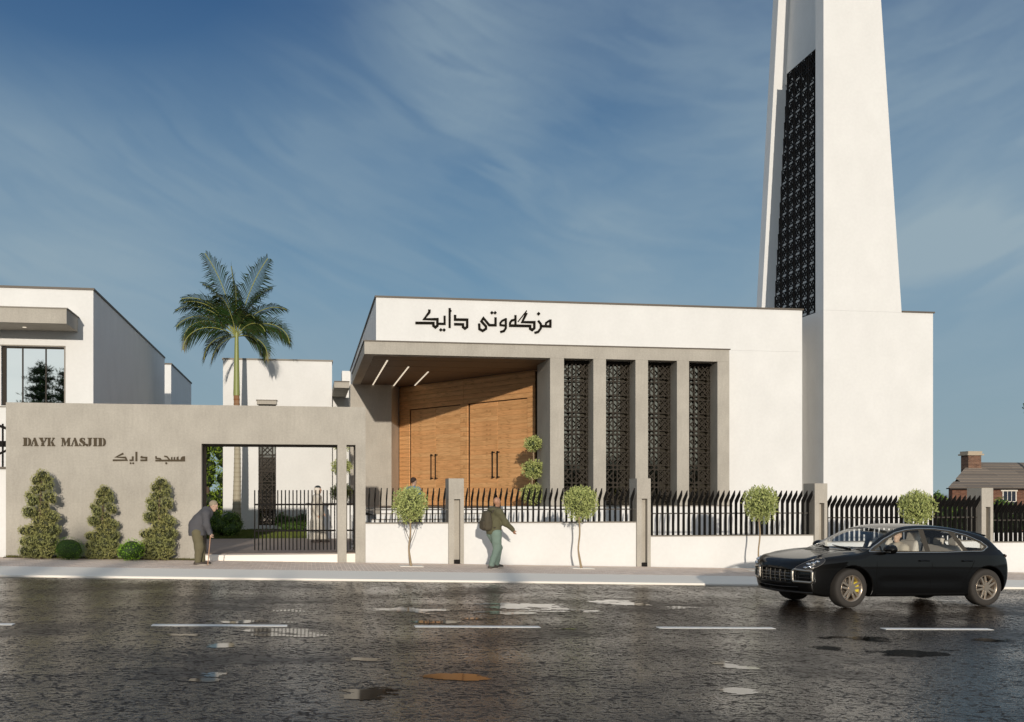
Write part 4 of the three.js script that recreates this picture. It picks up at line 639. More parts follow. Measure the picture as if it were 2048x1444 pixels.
{ // conifers on the far side of the street: mirrored in the villa window, and the source of the soft shadow patches
  const r = rng(15), cl = []; const H = 12;
  for (let k = 0; k < 15; k++) { const y = 2.2 + k * 0.68, R = 2.5 * (1 - (y - 1.6) / 11.4) + 0.1, n = Math.max(3, Math.round(R * 5)); for (let i = 0; i < n; i++) { const a = i / n * 6.28 + k * 1.3 + r() * 0.4, q = R * (0.55 + 0.45 * r()); cl.push([Math.cos(a) * q, y - q * 0.12 + r() * 0.3, Math.sin(a) * q, 0.42 + 0.2 * r(), 0.26, 0.42]); cl.push([Math.cos(a) * q * 0.5, y, Math.sin(a) * q * 0.5, 0.4, 0.3, 0.4]); } }
  cl.push([0, 12.1, 0, 0.2, 0.6, 0.2]);
  const t = thing('street_conifer', 'taller dark conifer mirrored in the middle pane of the villa window', 'tree', [-21.3, 0, 25], 'conifers across the street, mirrored in the villa window');
  part('crown', [leaves(cl, 1.6, 0.3, 0.07, 16, tintDark, { inner: 0.2, flat: 0.2 }), core(cl, 0.55, [0.02, 0.03, 0.01])], leafMat, t); part('trunk', limb([0, 0, 0], [0, 12, 0], 0.2, 0.03), M.darkbark, t);
  copy(t, 'dark conifer mirrored at the right edge of the villa window', [-19.2, 0, 25.3], 2).scale.set(1.3, 0.98, 1.3); t.scale.set(1.45, 1, 1.45);
  // shade throwers: shadow tips land at x on the sign wall, the fence and the kerb
  let i = 0; for (const [x, tip, d, sx] of [[-5.55, 0.95, 29.8, 0.62], [-4.0, 0.5, 29.8, 0.5], [-6.6, 0.3, 29.8, 0.6], [-1.4, 0.0, 25.6, 0.42], [-0.4, 0.05, 25.9, 0.4], [5.0, 0.28, 29.8, 0.3], [4.4, -0.02, 25.3, 0.3]]) {
    const z = 26 + i % 3, h = tip + 0.152 * (d + z); const c = copy(t, 'dark conifer across the street whose shadow tip number ' + ['one', 'two', 'three', 'four', 'five', 'six', 'seven', 'eight'][i] + ' reaches the pavement', [x - 0.0905 * (d + z), 0, z], i * 1.1); c.userData.label = ['dark conifer across the street shading the bush between conifers', 'dark conifer across the street shading the foot of the sign wall', 'dark conifer across the street shading the kerb at left', 'dark conifer across the street shading the kerb before the gate', 'dark conifer across the street shading the kerb by the gate posts', 'dark conifer across the street shading the fence by the backpack man', 'dark conifer across the street shading the kerb by the backpack man', 'dark conifer across the street shading the kerb by the second tree'][i];
    c.scale.set(sx, h / 12.6, sx); i++;
  }
  // the tree belt across the street: reads as one dark mass, mirrored in car and glass
  const r2 = rng(33), belt = []; for (let i = 0; i < 150; i++) { const x = -52 + i * 0.72; const h = 4.2 + 0.9 * fbm(x * 0.35, 1.3, 2, 3) * 2; for (const q of [0.14, 0.38, 0.62, 0.86]) belt.push([x + (r2() - 0.5), h * q, 25 + (r2() - 0.5) * 2.4, 1.0 + r2() * 0.5, 1.0 + r2() * 0.35, 1.1]); }
  const bl = struct('tree_belt', [leaves(belt, 0.2, 0.34, 0.16, 34, tintDark, { inner: 0.8 }), core(belt, 0.9, [0.018, 0.028, 0.01])], leafMat, 'stuff'); tag(bl, 'dark belt of trees across the street behind the viewer', 'trees');
}

// ---------- people: one continuous skin per body, clothes over it ----------
function nets(f, b, h) { // smooth surface of f = 0 (inside negative) by surface nets
  const [x0, x1, y0, y1, z0, z1] = b, nx = Math.ceil((x1 - x0) / h) + 2, ny = Math.ceil((y1 - y0) / h) + 2, nz = Math.ceil((z1 - z0) / h) + 2, V = new Float32Array(nx * ny * nz);
  for (let k = 0, o = 0; k < nz; k++) for (let j = 0; j < ny; j++) for (let i = 0; i < nx; i++) V[o++] = f(x0 + i * h, y0 + j * h, z0 + k * h);
  const id = new Int32Array(nx * ny * nz).fill(-1), P = [], sx = 1, sy = nx, sz = nx * ny, I = [];
  const E = []; for (let a = 0; a < 8; a++) for (const bit of [1, 2, 4]) if (!(a & bit)) E.push([a, a | bit]);
  const off = (c) => (c & 1) * sx + ((c >> 1) & 1) * sy + ((c >> 2) & 1) * sz;
  for (let k = 0; k < nz - 1; k++) for (let j = 0; j < ny - 1; j++) for (let i = 0; i < nx - 1; i++) {
    const o = i + j * sy + k * sz; let m = 0; for (let c = 0; c < 8; c++) if (V[o + off(c)] < 0) m |= 1 << c;
    if (m === 0 || m === 255) continue;
    let px = 0, py = 0, pz = 0, n = 0;
    for (const [a, c] of E) { if (((m >> a) & 1) === ((m >> c) & 1)) continue; const va = V[o + off(a)], vc = V[o + off(c)], t = va / (va - vc); px += (a & 1) + t * ((c & 1) - (a & 1)); py += ((a >> 1) & 1) + t * (((c >> 1) & 1) - ((a >> 1) & 1)); pz += ((a >> 2) & 1) + t * (((c >> 2) & 1) - ((a >> 2) & 1)); n++; }
    id[o] = P.length / 3; P.push(x0 + (i + px / n) * h, y0 + (j + py / n) * h, z0 + (k + pz / n) * h);
  }
  const quad = (a, b2, c, d, flip) => { if (a < 0 || b2 < 0 || c < 0 || d < 0) return; if (flip) I.push(a, c, b2, a, d, c); else I.push(a, b2, c, a, c, d); };
  for (let k = 1; k < nz - 1; k++) for (let j = 1; j < ny - 1; j++) for (let i = 1; i < nx - 1; i++) {
    const o = i + j * sy + k * sz, s = V[o] < 0;
    if (s !== V[o + sx] < 0) quad(id[o - sy - sz], id[o - sz], id[o], id[o - sy], !s);
    if (s !== V[o + sy] < 0) quad(id[o - sx - sz], id[o - sx], id[o], id[o - sz], !s);
    if (s !== V[o + sz] < 0) quad(id[o - sx - sy], id[o - sy], id[o], id[o - sx], !s);
  }
  const g = new THREE.BufferGeometry(); g.setAttribute('position', new THREE.Float32BufferAttribute(P, 3)); g.setIndex(I); g.computeVertexNormals(); return g;
}
const smin = (a, b, k) => { const h = Math.max(k - Math.abs(a - b), 0) / k; return Math.min(a, b) - h * h * k * 0.25; }, smax = (a, b, k) => -smin(-a, -b, k);
function bones(list, k = 0.05) { // [ax, ay, az, ra, bx, by, bz, rb, squash z]
  const F = new Float64Array(list.length * 9); list.forEach((q, i) => { const [ax, ay, az, ra, bx, by, bz, rb] = q, ux = bx - ax, uy = by - ay, uz = bz - az; F.set([ax, ay, az, ra, ux, uy, uz, rb - ra, 1 / (ux * ux + uy * uy + uz * uz + 1e-9)], i * 9); });
  return (x, y, z) => { let d = 9; for (let o = 0; o < F.length; o += 9) { const px = x - F[o], py = y - F[o + 1], pz = z - F[o + 2], ux = F[o + 4], uy = F[o + 5], uz = F[o + 6]; let t = (px * ux + py * uy + pz * uz) * F[o + 8]; t = t < 0 ? 0 : t > 1 ? 1 : t; const ex = px - ux * t, ey = py - uy * t, ez = pz - uz * t, e = Math.sqrt(ex * ex + ey * ey + ez * ez) - F[o + 3] - F[o + 7] * t; const h = k - Math.abs(d - e); d = (d < e ? d : e) - (h > 0 ? h * h / k * 0.25 : 0); } return d; };
}
const ell = (x, y, z, a, b, c) => { const k = Math.hypot(x / a, y / b, z / c); return (k - 1) * Math.min(a, b, c) * (k < 1 ? 1 : 1); };
const place = (c, turn, tiltF, s = 1) => { const q = new THREE.Quaternion().setFromEuler(new THREE.Euler(0, turn, 0)).multiply(new THREE.Quaternion().setFromEuler(new THREE.Euler(0, 0, tiltF))), iq = q.clone().invert(), v = new THREE.Vector3(); return (f) => (x, y, z) => { v.set(x - c[0], y - c[1], z - c[2]).divideScalar(s).applyQuaternion(iq); return f(v.x, v.y, v.z) * s; }; };
// head facing +x, chin to crown 0.235
const headF = (x, y, z) => {
  const az = Math.abs(z);
  let d = ell(x + 0.012, y - 0.03, z, 0.098, 0.092, 0.076);
  d = smin(d, ell(x - 0.028, y + 0.038, z, 0.066, 0.075, 0.056), 0.04);
  d = smin(d, Math.hypot(x - 0.062, y + 0.088, z) - 0.026, 0.035);                                     // chin
  d = smin(d, Math.hypot((x - 0.094 - clamp(-(y - 0.01), 0, 0.045) * 0.5), (y + 0.012) * 0.55, z) - 0.0125, 0.014);   // nose
  d = smin(d, Math.hypot(x - 0.076, (y - 0.032) * 1.4, (az - 0.03) * 0.7) - 0.017, 0.02);              // brow
  d = smax(d, -(Math.hypot(x - 0.093, y - 0.012, az - 0.031) - 0.0145), 0.012);                         // eye sockets
  d = smin(d, Math.hypot(x - 0.075, y - 0.011, az - 0.031) - 0.0125, 0.004);                            // eyes
  d = smax(d, -(Math.hypot(x - 0.093, (y + 0.058) * 3, z * 0.4) - 0.008), 0.006);                       // mouth line
  d = smin(d, ell(x + 0.012, y - 0.005, az - 0.078, 0.02, 0.033, 0.011), 0.008);                        // ears
  return d;
};
// hand hanging along -y, palm facing -z side, thumb towards +x; curl bends the fingers towards +x*curl
function handF(curl) {
  const L = [[0, 0, 0, 0.026, 0, -0.03, 0, 0.03], [0, -0.03, 0.016, 0.024, 0, -0.075, 0.018, 0.02], [0, -0.03, -0.016, 0.024, 0, -0.075, -0.018, 0.018]];
  [[0.031, 0.068], [0.011, 0.077], [-0.01, 0.071], [-0.03, 0.055]].forEach(([z, l]) => { let x = 0, y = -0.078, a = 0.15; for (const q of [0.42, 0.33, 0.25]) { const nx = x + Math.sin(a) * l * q, ny = y - Math.cos(a) * l * q; L.push([x, y, z, 0.0095, nx, ny, z, 0.0085]); x = nx; y = ny; a += curl; } });
  L.push([0.008, -0.03, 0.024, 0.013, 0.03, -0.062, 0.04, 0.0105], [0.03, -0.062, 0.04, 0.0105, 0.045, -0.088, 0.036, 0.009]);
  return bones(L, 0.008);
}
const cloth = (c, rough = 0.9) => std(c, rough, { bumpMap: null });
const wrinkle = (amp, fx = 9) => (x, y, z) => amp * 1.2 * N3.noise(x * fx, y * fx * 1.6, z * fx);
function limbsOf(s, grow) { return s.map(([a, ra, b, rb]) => [...a, ra + grow, ...b, rb + grow]); }
function person(o) {
  const t = thing('person', o.label, 'person', o.pos, o.group, o.turn ?? 0);
  const sk = std(o.skin, 0.55), geos = [];
  geos.push(nets(bones(limbsOf(o.skel, -0.018), 0.05), o.box, 0.019));
  const hp = place(o.head[0], o.head[1], o.head[2], o.head[3] ?? 1), hc = o.head[0], hs = o.head[3] ?? 1, hb = [hc[0] - 0.15 * hs, hc[0] + 0.16 * hs, hc[1] - 0.16 * hs, hc[1] + 0.16 * hs, hc[2] - 0.13 * hs, hc[2] + 0.13 * hs];
  geos.push(nets(hp(headF), hb, 0.0045));
  for (const [c, turn, tl, curl] of o.hands ?? []) geos.push(nets(place(c, turn, tl)(handF(curl)), [c[0] - 0.2, c[0] + 0.2, c[1] - 0.2, c[1] + 0.2, c[2] - 0.2, c[2] + 0.2], 0.0045));
  part('body', geos.map((g) => { g.deleteAttribute('uv'); return g; }), sk, t);
  if (o.hair) { const [c, cut, grow, hm] = o.hair; part('hair', nets(hp((x, y, z) => { let d = smin(ell(x + 0.016, y - 0.034, z, 0.1, 0.094, 0.08) - grow, 9, 0.01) - 0.004 * N3.noise(x * 60, y * 60, z * 60); d = smax(d, cut(x, y, z), 0.012); return d; }), hb, 0.0055), std(c, hm ?? 0.8), t); }
  for (const c of o.clothes) part(c.name, nets(c.f, c.box ?? o.box, c.cell ?? 0.0155), c.mat, t);
  return t;
}
const shoes = (t, list, mat, sole) => list.forEach(([x, y, z, a]) => {
  const f = place([x, y, z], a, 0)((X, Y, Z) => smax(smin(ell(X - 0.07, Y - 0.03, Z, 0.15, 0.05, 0.05), ell(X, Y - 0.06, Z, 0.07, 0.07, 0.048), 0.04), -Y, 0.004));
  const m = part('shoe', nets(f, [x - 0.25, x + 0.25, y - 0.02, y + 0.16, z - 0.25, z + 0.25], 0.01), mat, t); if (sole) part('sole', nets(place([x, y, z], a, 0)((X, Y, Z) => smax(ell(X - 0.07, 0, Z, 0.155, 1, 0.055), Math.abs(Y - 0.008) - 0.012, 0.006)), [x - 0.25, x + 0.25, y - 0.03, y + 0.05, z - 0.25, z + 0.25], 0.009), sole, m);
});
{ // bent old man with a cane, walking right
  const y0 = pave(-2.55), skel = [[[-0.06, 0.80, 0], 0.15, [0.02, 1.05, 0], 0.145], [[0.02, 1.05, 0], 0.15, [0.17, 1.24, 0], 0.13], [[0.15, 1.22, 0.13], 0.075, [0.15, 1.22, -0.13], 0.075], [[0.17, 1.26, 0], 0.07, [0.26, 1.34, 0], 0.055],
    [[0.16, 1.2, 0.19], 0.062, [0.17, 0.95, 0.23], 0.05], [[0.17, 0.95, 0.23], 0.05, [0.245, 0.755, 0.2], 0.036], [[0.16, 1.2, -0.19], 0.062, [0.16, 0.94, -0.21], 0.05], [[0.16, 0.94, -0.21], 0.05, [0.25, 0.76, -0.17], 0.036]];
  const legs = [[[-0.05, 0.76, 0.09], 0.105, [0.0, 0.42, 0.09], 0.075], [[0.0, 0.42, 0.09], 0.075, [-0.03, 0.09, 0.09], 0.05], [[-0.07, 0.76, -0.09], 0.105, [0.03, 0.43, -0.09], 0.075], [[0.03, 0.43, -0.09], 0.075, [0.06, 0.09, -0.08], 0.05]];
  const B = [-0.4, 0.5, -0.02, 1.6, -0.36, 0.36], jk = bones(limbsOf(skel.filter((_, i) => i !== 3), 0.022), 0.07), sk2 = bones([[-0.1, 0.95, 0, 0.15, -0.075, 0.68, 0, 0.165], [0.0, 0.95, 0.05, 0.12, 0.02, 0.68, 0.06, 0.135], [0, 0.95, -0.05, 0.12, 0.02, 0.68, -0.06, 0.135]], 0.08), w = wrinkle(0.006), pt = bones([...limbsOf(legs, 0.028)], 0.06);
  const t = person({ label: 'stooped old man in grey jacket and olive trousers leaning on a cane', pos: [-2.52, y0, -27.75], skin: [0.5, 0.33, 0.24], skel: [...skel, ...legs], box: B, head: [[0.325, 1.395, 0], 0.05, -0.45], turn: 0.05,
    hands: [[[0.25, 0.77, 0.2], 0.2, 0.25, 0.7], [[0.255, 0.765, -0.17], 0, 0.3, 0.3]],
    hair: [[0.30, 0.245, 0.17], (x, y, z) => Math.max(x - 0.045 + Math.max(0, 0.06 - y) * 1.1, -0.035 - y + Math.max(0, x + 0.02) * 0.5), 0.004],
    clothes: [{ name: 'jacket', mat: cloth([0.082, 0.08, 0.088]), f: (x, y, z) => Math.max(smax(smin(jk(x, y, z), sk2(x, y, z), 0.06) + w(x, y, z), 0.695 + x * 0.02 - y, 0.012), smax(0, 0, 0.01) * 0 + (y < 0.7 && x > 0.2 ? 0.02 : -1)) },
      { name: 'trousers', mat: cloth([0.135, 0.118, 0.068]), f: (x, y, z) => smax(pt(x, y, z) + w(x, y, z) * 0.9, 0.06 - y, 0.01) }] });
  part('collar', new THREE.TorusGeometry(0.068, 0.016, 8, 18).rotateX(Math.PI / 2).rotateZ(-0.7).translate(0.24, 1.305, 0), cloth([0.06, 0.058, 0.064]), t);
  shoes(t, [[-0.04, 0, 0.09, 0], [0.06, 0, -0.08, 0]], std([0.06, 0.045, 0.035], 0.6), std([0.5, 0.45, 0.38], 0.8));
  const c = thing('cane', 'slim wooden walking cane in the hand of the stooped man', 'cane', [-2.52, y0, -27.75], null, 0.05);
  part('shaft', limb([0.20, 0.006, 0.215], [0.262, 0.70, 0.215], 0.011, 0.013), std([0.42, 0.24, 0.15], 0.5), c); part('handle', tube([[0.262, 0.69, 0.215], [0.268, 0.72, 0.215], [0.25, 0.735, 0.215], [0.2, 0.73, 0.215]], 0.014, 12, 8), std([0.3, 0.17, 0.1], 0.5), c);
}
{ // man with a backpack
  const y0 = pave(4.6), tx = [[[-0.03, 0.92, 0], 0.145, [-0.01, 1.12, 0], 0.135], [[-0.01, 1.12, 0], 0.14, [0.01, 1.38, 0], 0.13], [[0.0, 1.41, 0.15], 0.075, [0.0, 1.41, -0.15], 0.075]], neck = [[[0.02, 1.44, 0], 0.065, [0.05, 1.56, 0], 0.055]];
  const arms = [[[0.01, 1.40, 0.2], 0.066, [0.17, 1.14, 0.22], 0.052], [[0.17, 1.14, 0.22], 0.052, [0.40, 0.97, 0.2], 0.036], [[-0.01, 1.40, -0.2], 0.066, [-0.12, 1.12, -0.24], 0.052], [[-0.12, 1.12, -0.24], 0.052, [-0.02, 0.9, -0.24], 0.036]];
  const legs = [[[-0.03, 0.88, 0.1], 0.12, [0.0, 0.5, 0.1], 0.078], [[0.0, 0.5, 0.1], 0.078, [-0.17, 0.1, 0.1], 0.05], [[-0.02, 0.88, -0.1], 0.12, [0.17, 0.52, -0.1], 0.076], [[0.17, 0.52, -0.1], 0.076, [0.12, 0.11, -0.1], 0.048]];
  const B = [-0.4, 0.55, -0.02, 1.85, -0.42, 0.42], jk = bones(limbsOf([...tx, ...arms], 0.024), 0.06), sk = bones([[-0.03, 1.15, 0.06, 0.14, -0.03, 0.84, 0.07, 0.145], [-0.03, 1.15, -0.06, 0.14, -0.03, 0.84, -0.07, 0.145]], 0.08), w = wrinkle(0.008, 8), pt = bones(limbsOf(legs, 0.024), 0.025);
  const t = person({ label: 'bald man in olive jacket and pale jeans walking past the fence', pos: [4.62, y0, -28.05], turn: 0.42, skin: [0.42, 0.225, 0.14], skel: [...tx, ...neck, ...arms, ...legs], box: B, head: [[0.065, 1.655, 0], 0.3, -0.12, 1.02],
    hands: [[[0.41, 0.965, 0.2], 0.3, 0.55, 0.3], [[-0.01, 0.89, -0.24], 0, 0.3, 0.35]],
    clothes: [{ name: 'jacket', mat: cloth([0.105, 0.098, 0.052]), f: (x, y, z) => { const d = smin(jk(x, y, z), sk(x, y, z), 0.06) + w(x, y, z); return smax(d, Math.min(0.86 - y, 9), 0.012); } },
      { name: 'hood', mat: cloth([0.095, 0.09, 0.05]), f: (x, y, z) => Math.abs(ell(x + 0.02, y - 1.475, z, 0.125, 0.06, 0.125)) - 0.02, box: [-0.3, 0.25, 1.35, 1.62, -0.25, 0.25], cell: 0.01 },
      { name: 'jeans', mat: cloth([0.18, 0.245, 0.205]), f: (x, y, z) => smax(pt(x, y, z) + w(x, y, z) * 1.2 + 0.004 * Math.sin(y * 60) * smooth(0.35, 0.1, y), 0.05 - y, 0.01) }] });
  shoes(t, [[-0.18, 0, 0.1, 0.05], [0.12, 0.01, -0.1, 0.1]], std([0.07, 0.06, 0.05], 0.7), std([0.5, 0.46, 0.4], 0.8));
  const b = thing('backpack', 'olive-brown backpack on the back of the bald man', 'backpack', [4.62, y0, -28.05], null, 0.42), wb = wrinkle(0.006, 12);
  part('pack', nets((x, y, z) => { const px = x + 0.255, py = y - 1.2, r = 0.09; const qx = Math.abs(px) - 0.115 * (1 - 0.25 * clamp(py / 0.25 + 0.2)) + r, qy = Math.abs(py) - 0.25 + r, qz = Math.abs(z) - 0.16 + 0.04 * clamp(py * 3) + r; return Math.hypot(Math.max(qx, 0), Math.max(qy, 0), Math.max(qz, 0)) + Math.min(Math.max(qx, qy, qz), 0) - r + wb(x, y, z); }, [-0.45, -0.05, 0.85, 1.55, -0.25, 0.25], 0.011), cloth([0.075, 0.062, 0.04]), b);
  part('front_pocket', nets((x, y, z) => { const px = x + 0.37, py = y - 1.1, r = 0.04, qx = Math.abs(px) - 0.04 + r, qy = Math.abs(py) - 0.11 + r, qz = Math.abs(z) - 0.11 + r; return Math.hypot(Math.max(qx, 0), Math.max(qy, 0), Math.max(qz, 0)) + Math.min(Math.max(qx, qy, qz), 0) - r + wb(x, y, z); }, [-0.46, -0.28, 0.9, 1.3, -0.2, 0.2], 0.01), cloth([0.065, 0.053, 0.035]), b);
  for (const z of [-0.12, 0.12]) part('strap', tube([[-0.17, 1.4, z], [-0.03, 1.53, z], [0.12, 1.44, z], [0.17, 1.25, z * 1.2], [0.08, 1.08, z * 1.5], [-0.15, 1.02, z * 1.4]], 0.02, 30, 8), cloth([0.06, 0.05, 0.035]), b);
}
{ // man in a long pale robe inside the forecourt
  const sk = [[[0, 0.95, 0], 0.14, [0, 1.2, 0], 0.14], [[0, 1.2, 0], 0.14, [0.01, 1.4, 0], 0.12], [[0, 1.43, 0.14], 0.07, [0, 1.43, -0.14], 0.07], [[0.01, 1.46, 0], 0.06, [0.03, 1.58, 0], 0.052], [[0, 1.42, 0.19], 0.06, [-0.08, 1.14, 0.21], 0.048], [[-0.08, 1.14, 0.21], 0.048, [0.02, 0.9, 0.2], 0.035], [[0, 1.42, -0.19], 0.06, [0.08, 1.14, -0.21], 0.048], [[0.08, 1.14, -0.21], 0.048, [0.2, 0.95, -0.2], 0.035]];
  const legs = [[[0, 0.9, 0.09], 0.11, [0.08, 0.5, 0.09], 0.075], [[0.08, 0.5, 0.09], 0.075, [-0.08, 0.1, 0.09], 0.05], [[0, 0.9, -0.09], 0.11, [0.14, 0.5, -0.09], 0.075], [[0.14, 0.5, -0.09], 0.075, [0.2, 0.1, -0.09], 0.05]];
  const B = [-0.45, 0.5, -0.02, 1.85, -0.42, 0.42], rb = bones([...limbsOf(sk.filter((_, i) => i !== 3), 0.03), [0, 1.0, 0, 0.17, 0.0, 0.5, 0.03, 0.21], [0, 0.6, 0.05, 0.19, -0.1, 0.12, 0.09, 0.16], [0, 0.6, -0.05, 0.19, 0.2, 0.12, -0.09, 0.16]], 0.09), w = wrinkle(0.012, 7);
  const t = person({ label: 'man in a long pale robe and cap walking behind the sliding gate', pos: [0.29, 0.29, -36.8], skin: [0.5, 0.32, 0.23], skel: [...sk, ...legs], box: B, head: [[0.045, 1.675, 0], 0, -0.05], hands: [[[0.025, 0.89, 0.2], 0, 0.3, 0.35], [[0.21, 0.94, -0.2], 0, 0.4, 0.35]],
    clothes: [{ name: 'robe', mat: cloth([0.54, 0.50, 0.43]), f: (x, y, z) => smax(rb(x, y, z) + w(x, y, z), 0.09 - y, 0.01) }, { name: 'headcloth', mat: cloth([0.66, 0.6, 0.52]), f: place([0.045, 1.675, 0], 0, -0.05)((x, y, z) => smax(smax(ell(x + 0.02, y + 0.01, z, 0.115, 0.16, 0.098), y - 0.075, 0.01), x - 0.05, 0.02)), box: [-0.2, 0.25, 1.45, 1.9, -0.2, 0.2], cell: 0.008 }, { name: 'cap', mat: cloth([0.085, 0.09, 0.085]), f: place([0.045, 1.675, 0], 0, -0.05)((x, y, z) => smax(ell(x + 0.014, y - 0.04, z, 0.112, 0.102, 0.094), 0.065 - y, 0.012)), box: [-0.15, 0.2, 1.6, 1.9, -0.2, 0.2], cell: 0.008 }] });
  shoes(t, [[-0.09, 0, 0.09, 0], [0.2, 0, -0.09, 0]], std([0.03, 0.02, 0.016], 0.5));
}
{ // man in blue on the entrance steps, seen from behind
  const tx = [[[0, 0.95, 0], 0.13, [0, 1.15, 0], 0.125], [[0, 1.15, 0], 0.13, [0.0, 1.38, 0], 0.12], [[0, 1.42, 0.15], 0.07, [0, 1.42, -0.15], 0.07], [[0.01, 1.45, 0], 0.06, [0.03, 1.57, 0], 0.052], [[0, 1.41, 0.2], 0.06, [-0.03, 1.13, 0.23], 0.046], [[-0.03, 1.13, 0.23], 0.046, [0.06, 0.9, 0.22], 0.034], [[0, 1.41, -0.2], 0.06, [0.04, 1.13, -0.23], 0.046], [[0.04, 1.13, -0.23], 0.046, [0.14, 0.92, -0.22], 0.034]];
  const legs = [[[0, 0.9, 0.09], 0.11, [0.1, 0.55, 0.09], 0.075], [[0.1, 0.55, 0.09], 0.075, [0.02, 0.12, 0.09], 0.05], [[0, 0.9, -0.09], 0.11, [0.04, 0.5, -0.09], 0.075], [[0.04, 0.5, -0.09], 0.075, [-0.04, 0.12, -0.09], 0.05]];
  const B = [-0.4, 0.45, -0.02, 1.85, -0.42, 0.42], sh = bones(limbsOf(tx.filter((_, i) => i !== 3), 0.022), 0.06), w = wrinkle(0.008), pt = bones(limbsOf(legs, 0.024), 0.05);
  const t = person({ label: 'dark-haired man in a blue shirt climbing the steps behind the first tree', pos: [3.07, 0.54, -33.62], turn: 0.85, skin: [0.5, 0.32, 0.23], skel: [...tx, ...legs], box: B, head: [[0.045, 1.655, 0], -0.15, -0.1], hands: [[[0.065, 0.89, 0.22], 0, 0.3, 0.35], [[0.15, 0.91, -0.22], 0, 0.4, 0.35]],
    hair: [[0.035, 0.018, 0.012], (x, y, z) => Math.max(x - 0.06 + Math.max(0, 0.07 - y) * 1.2, -0.05 - y), 0.006],
    clothes: [{ name: 'shirt', mat: cloth([0.15, 0.27, 0.40]), f: (x, y, z) => smax(sh(x, y, z) + w(x, y, z), 0.84 - y, 0.012) }, { name: 'trousers', mat: cloth([0.06, 0.06, 0.07]), f: (x, y, z) => smax(pt(x, y, z) + w(x, y, z) * 0.7, 0.06 - y, 0.01) }] });
  shoes(t, [[0.02, 0, 0.09, 0], [-0.05, 0, -0.09, 0]], std([0.03, 0.025, 0.02], 0.5));
}

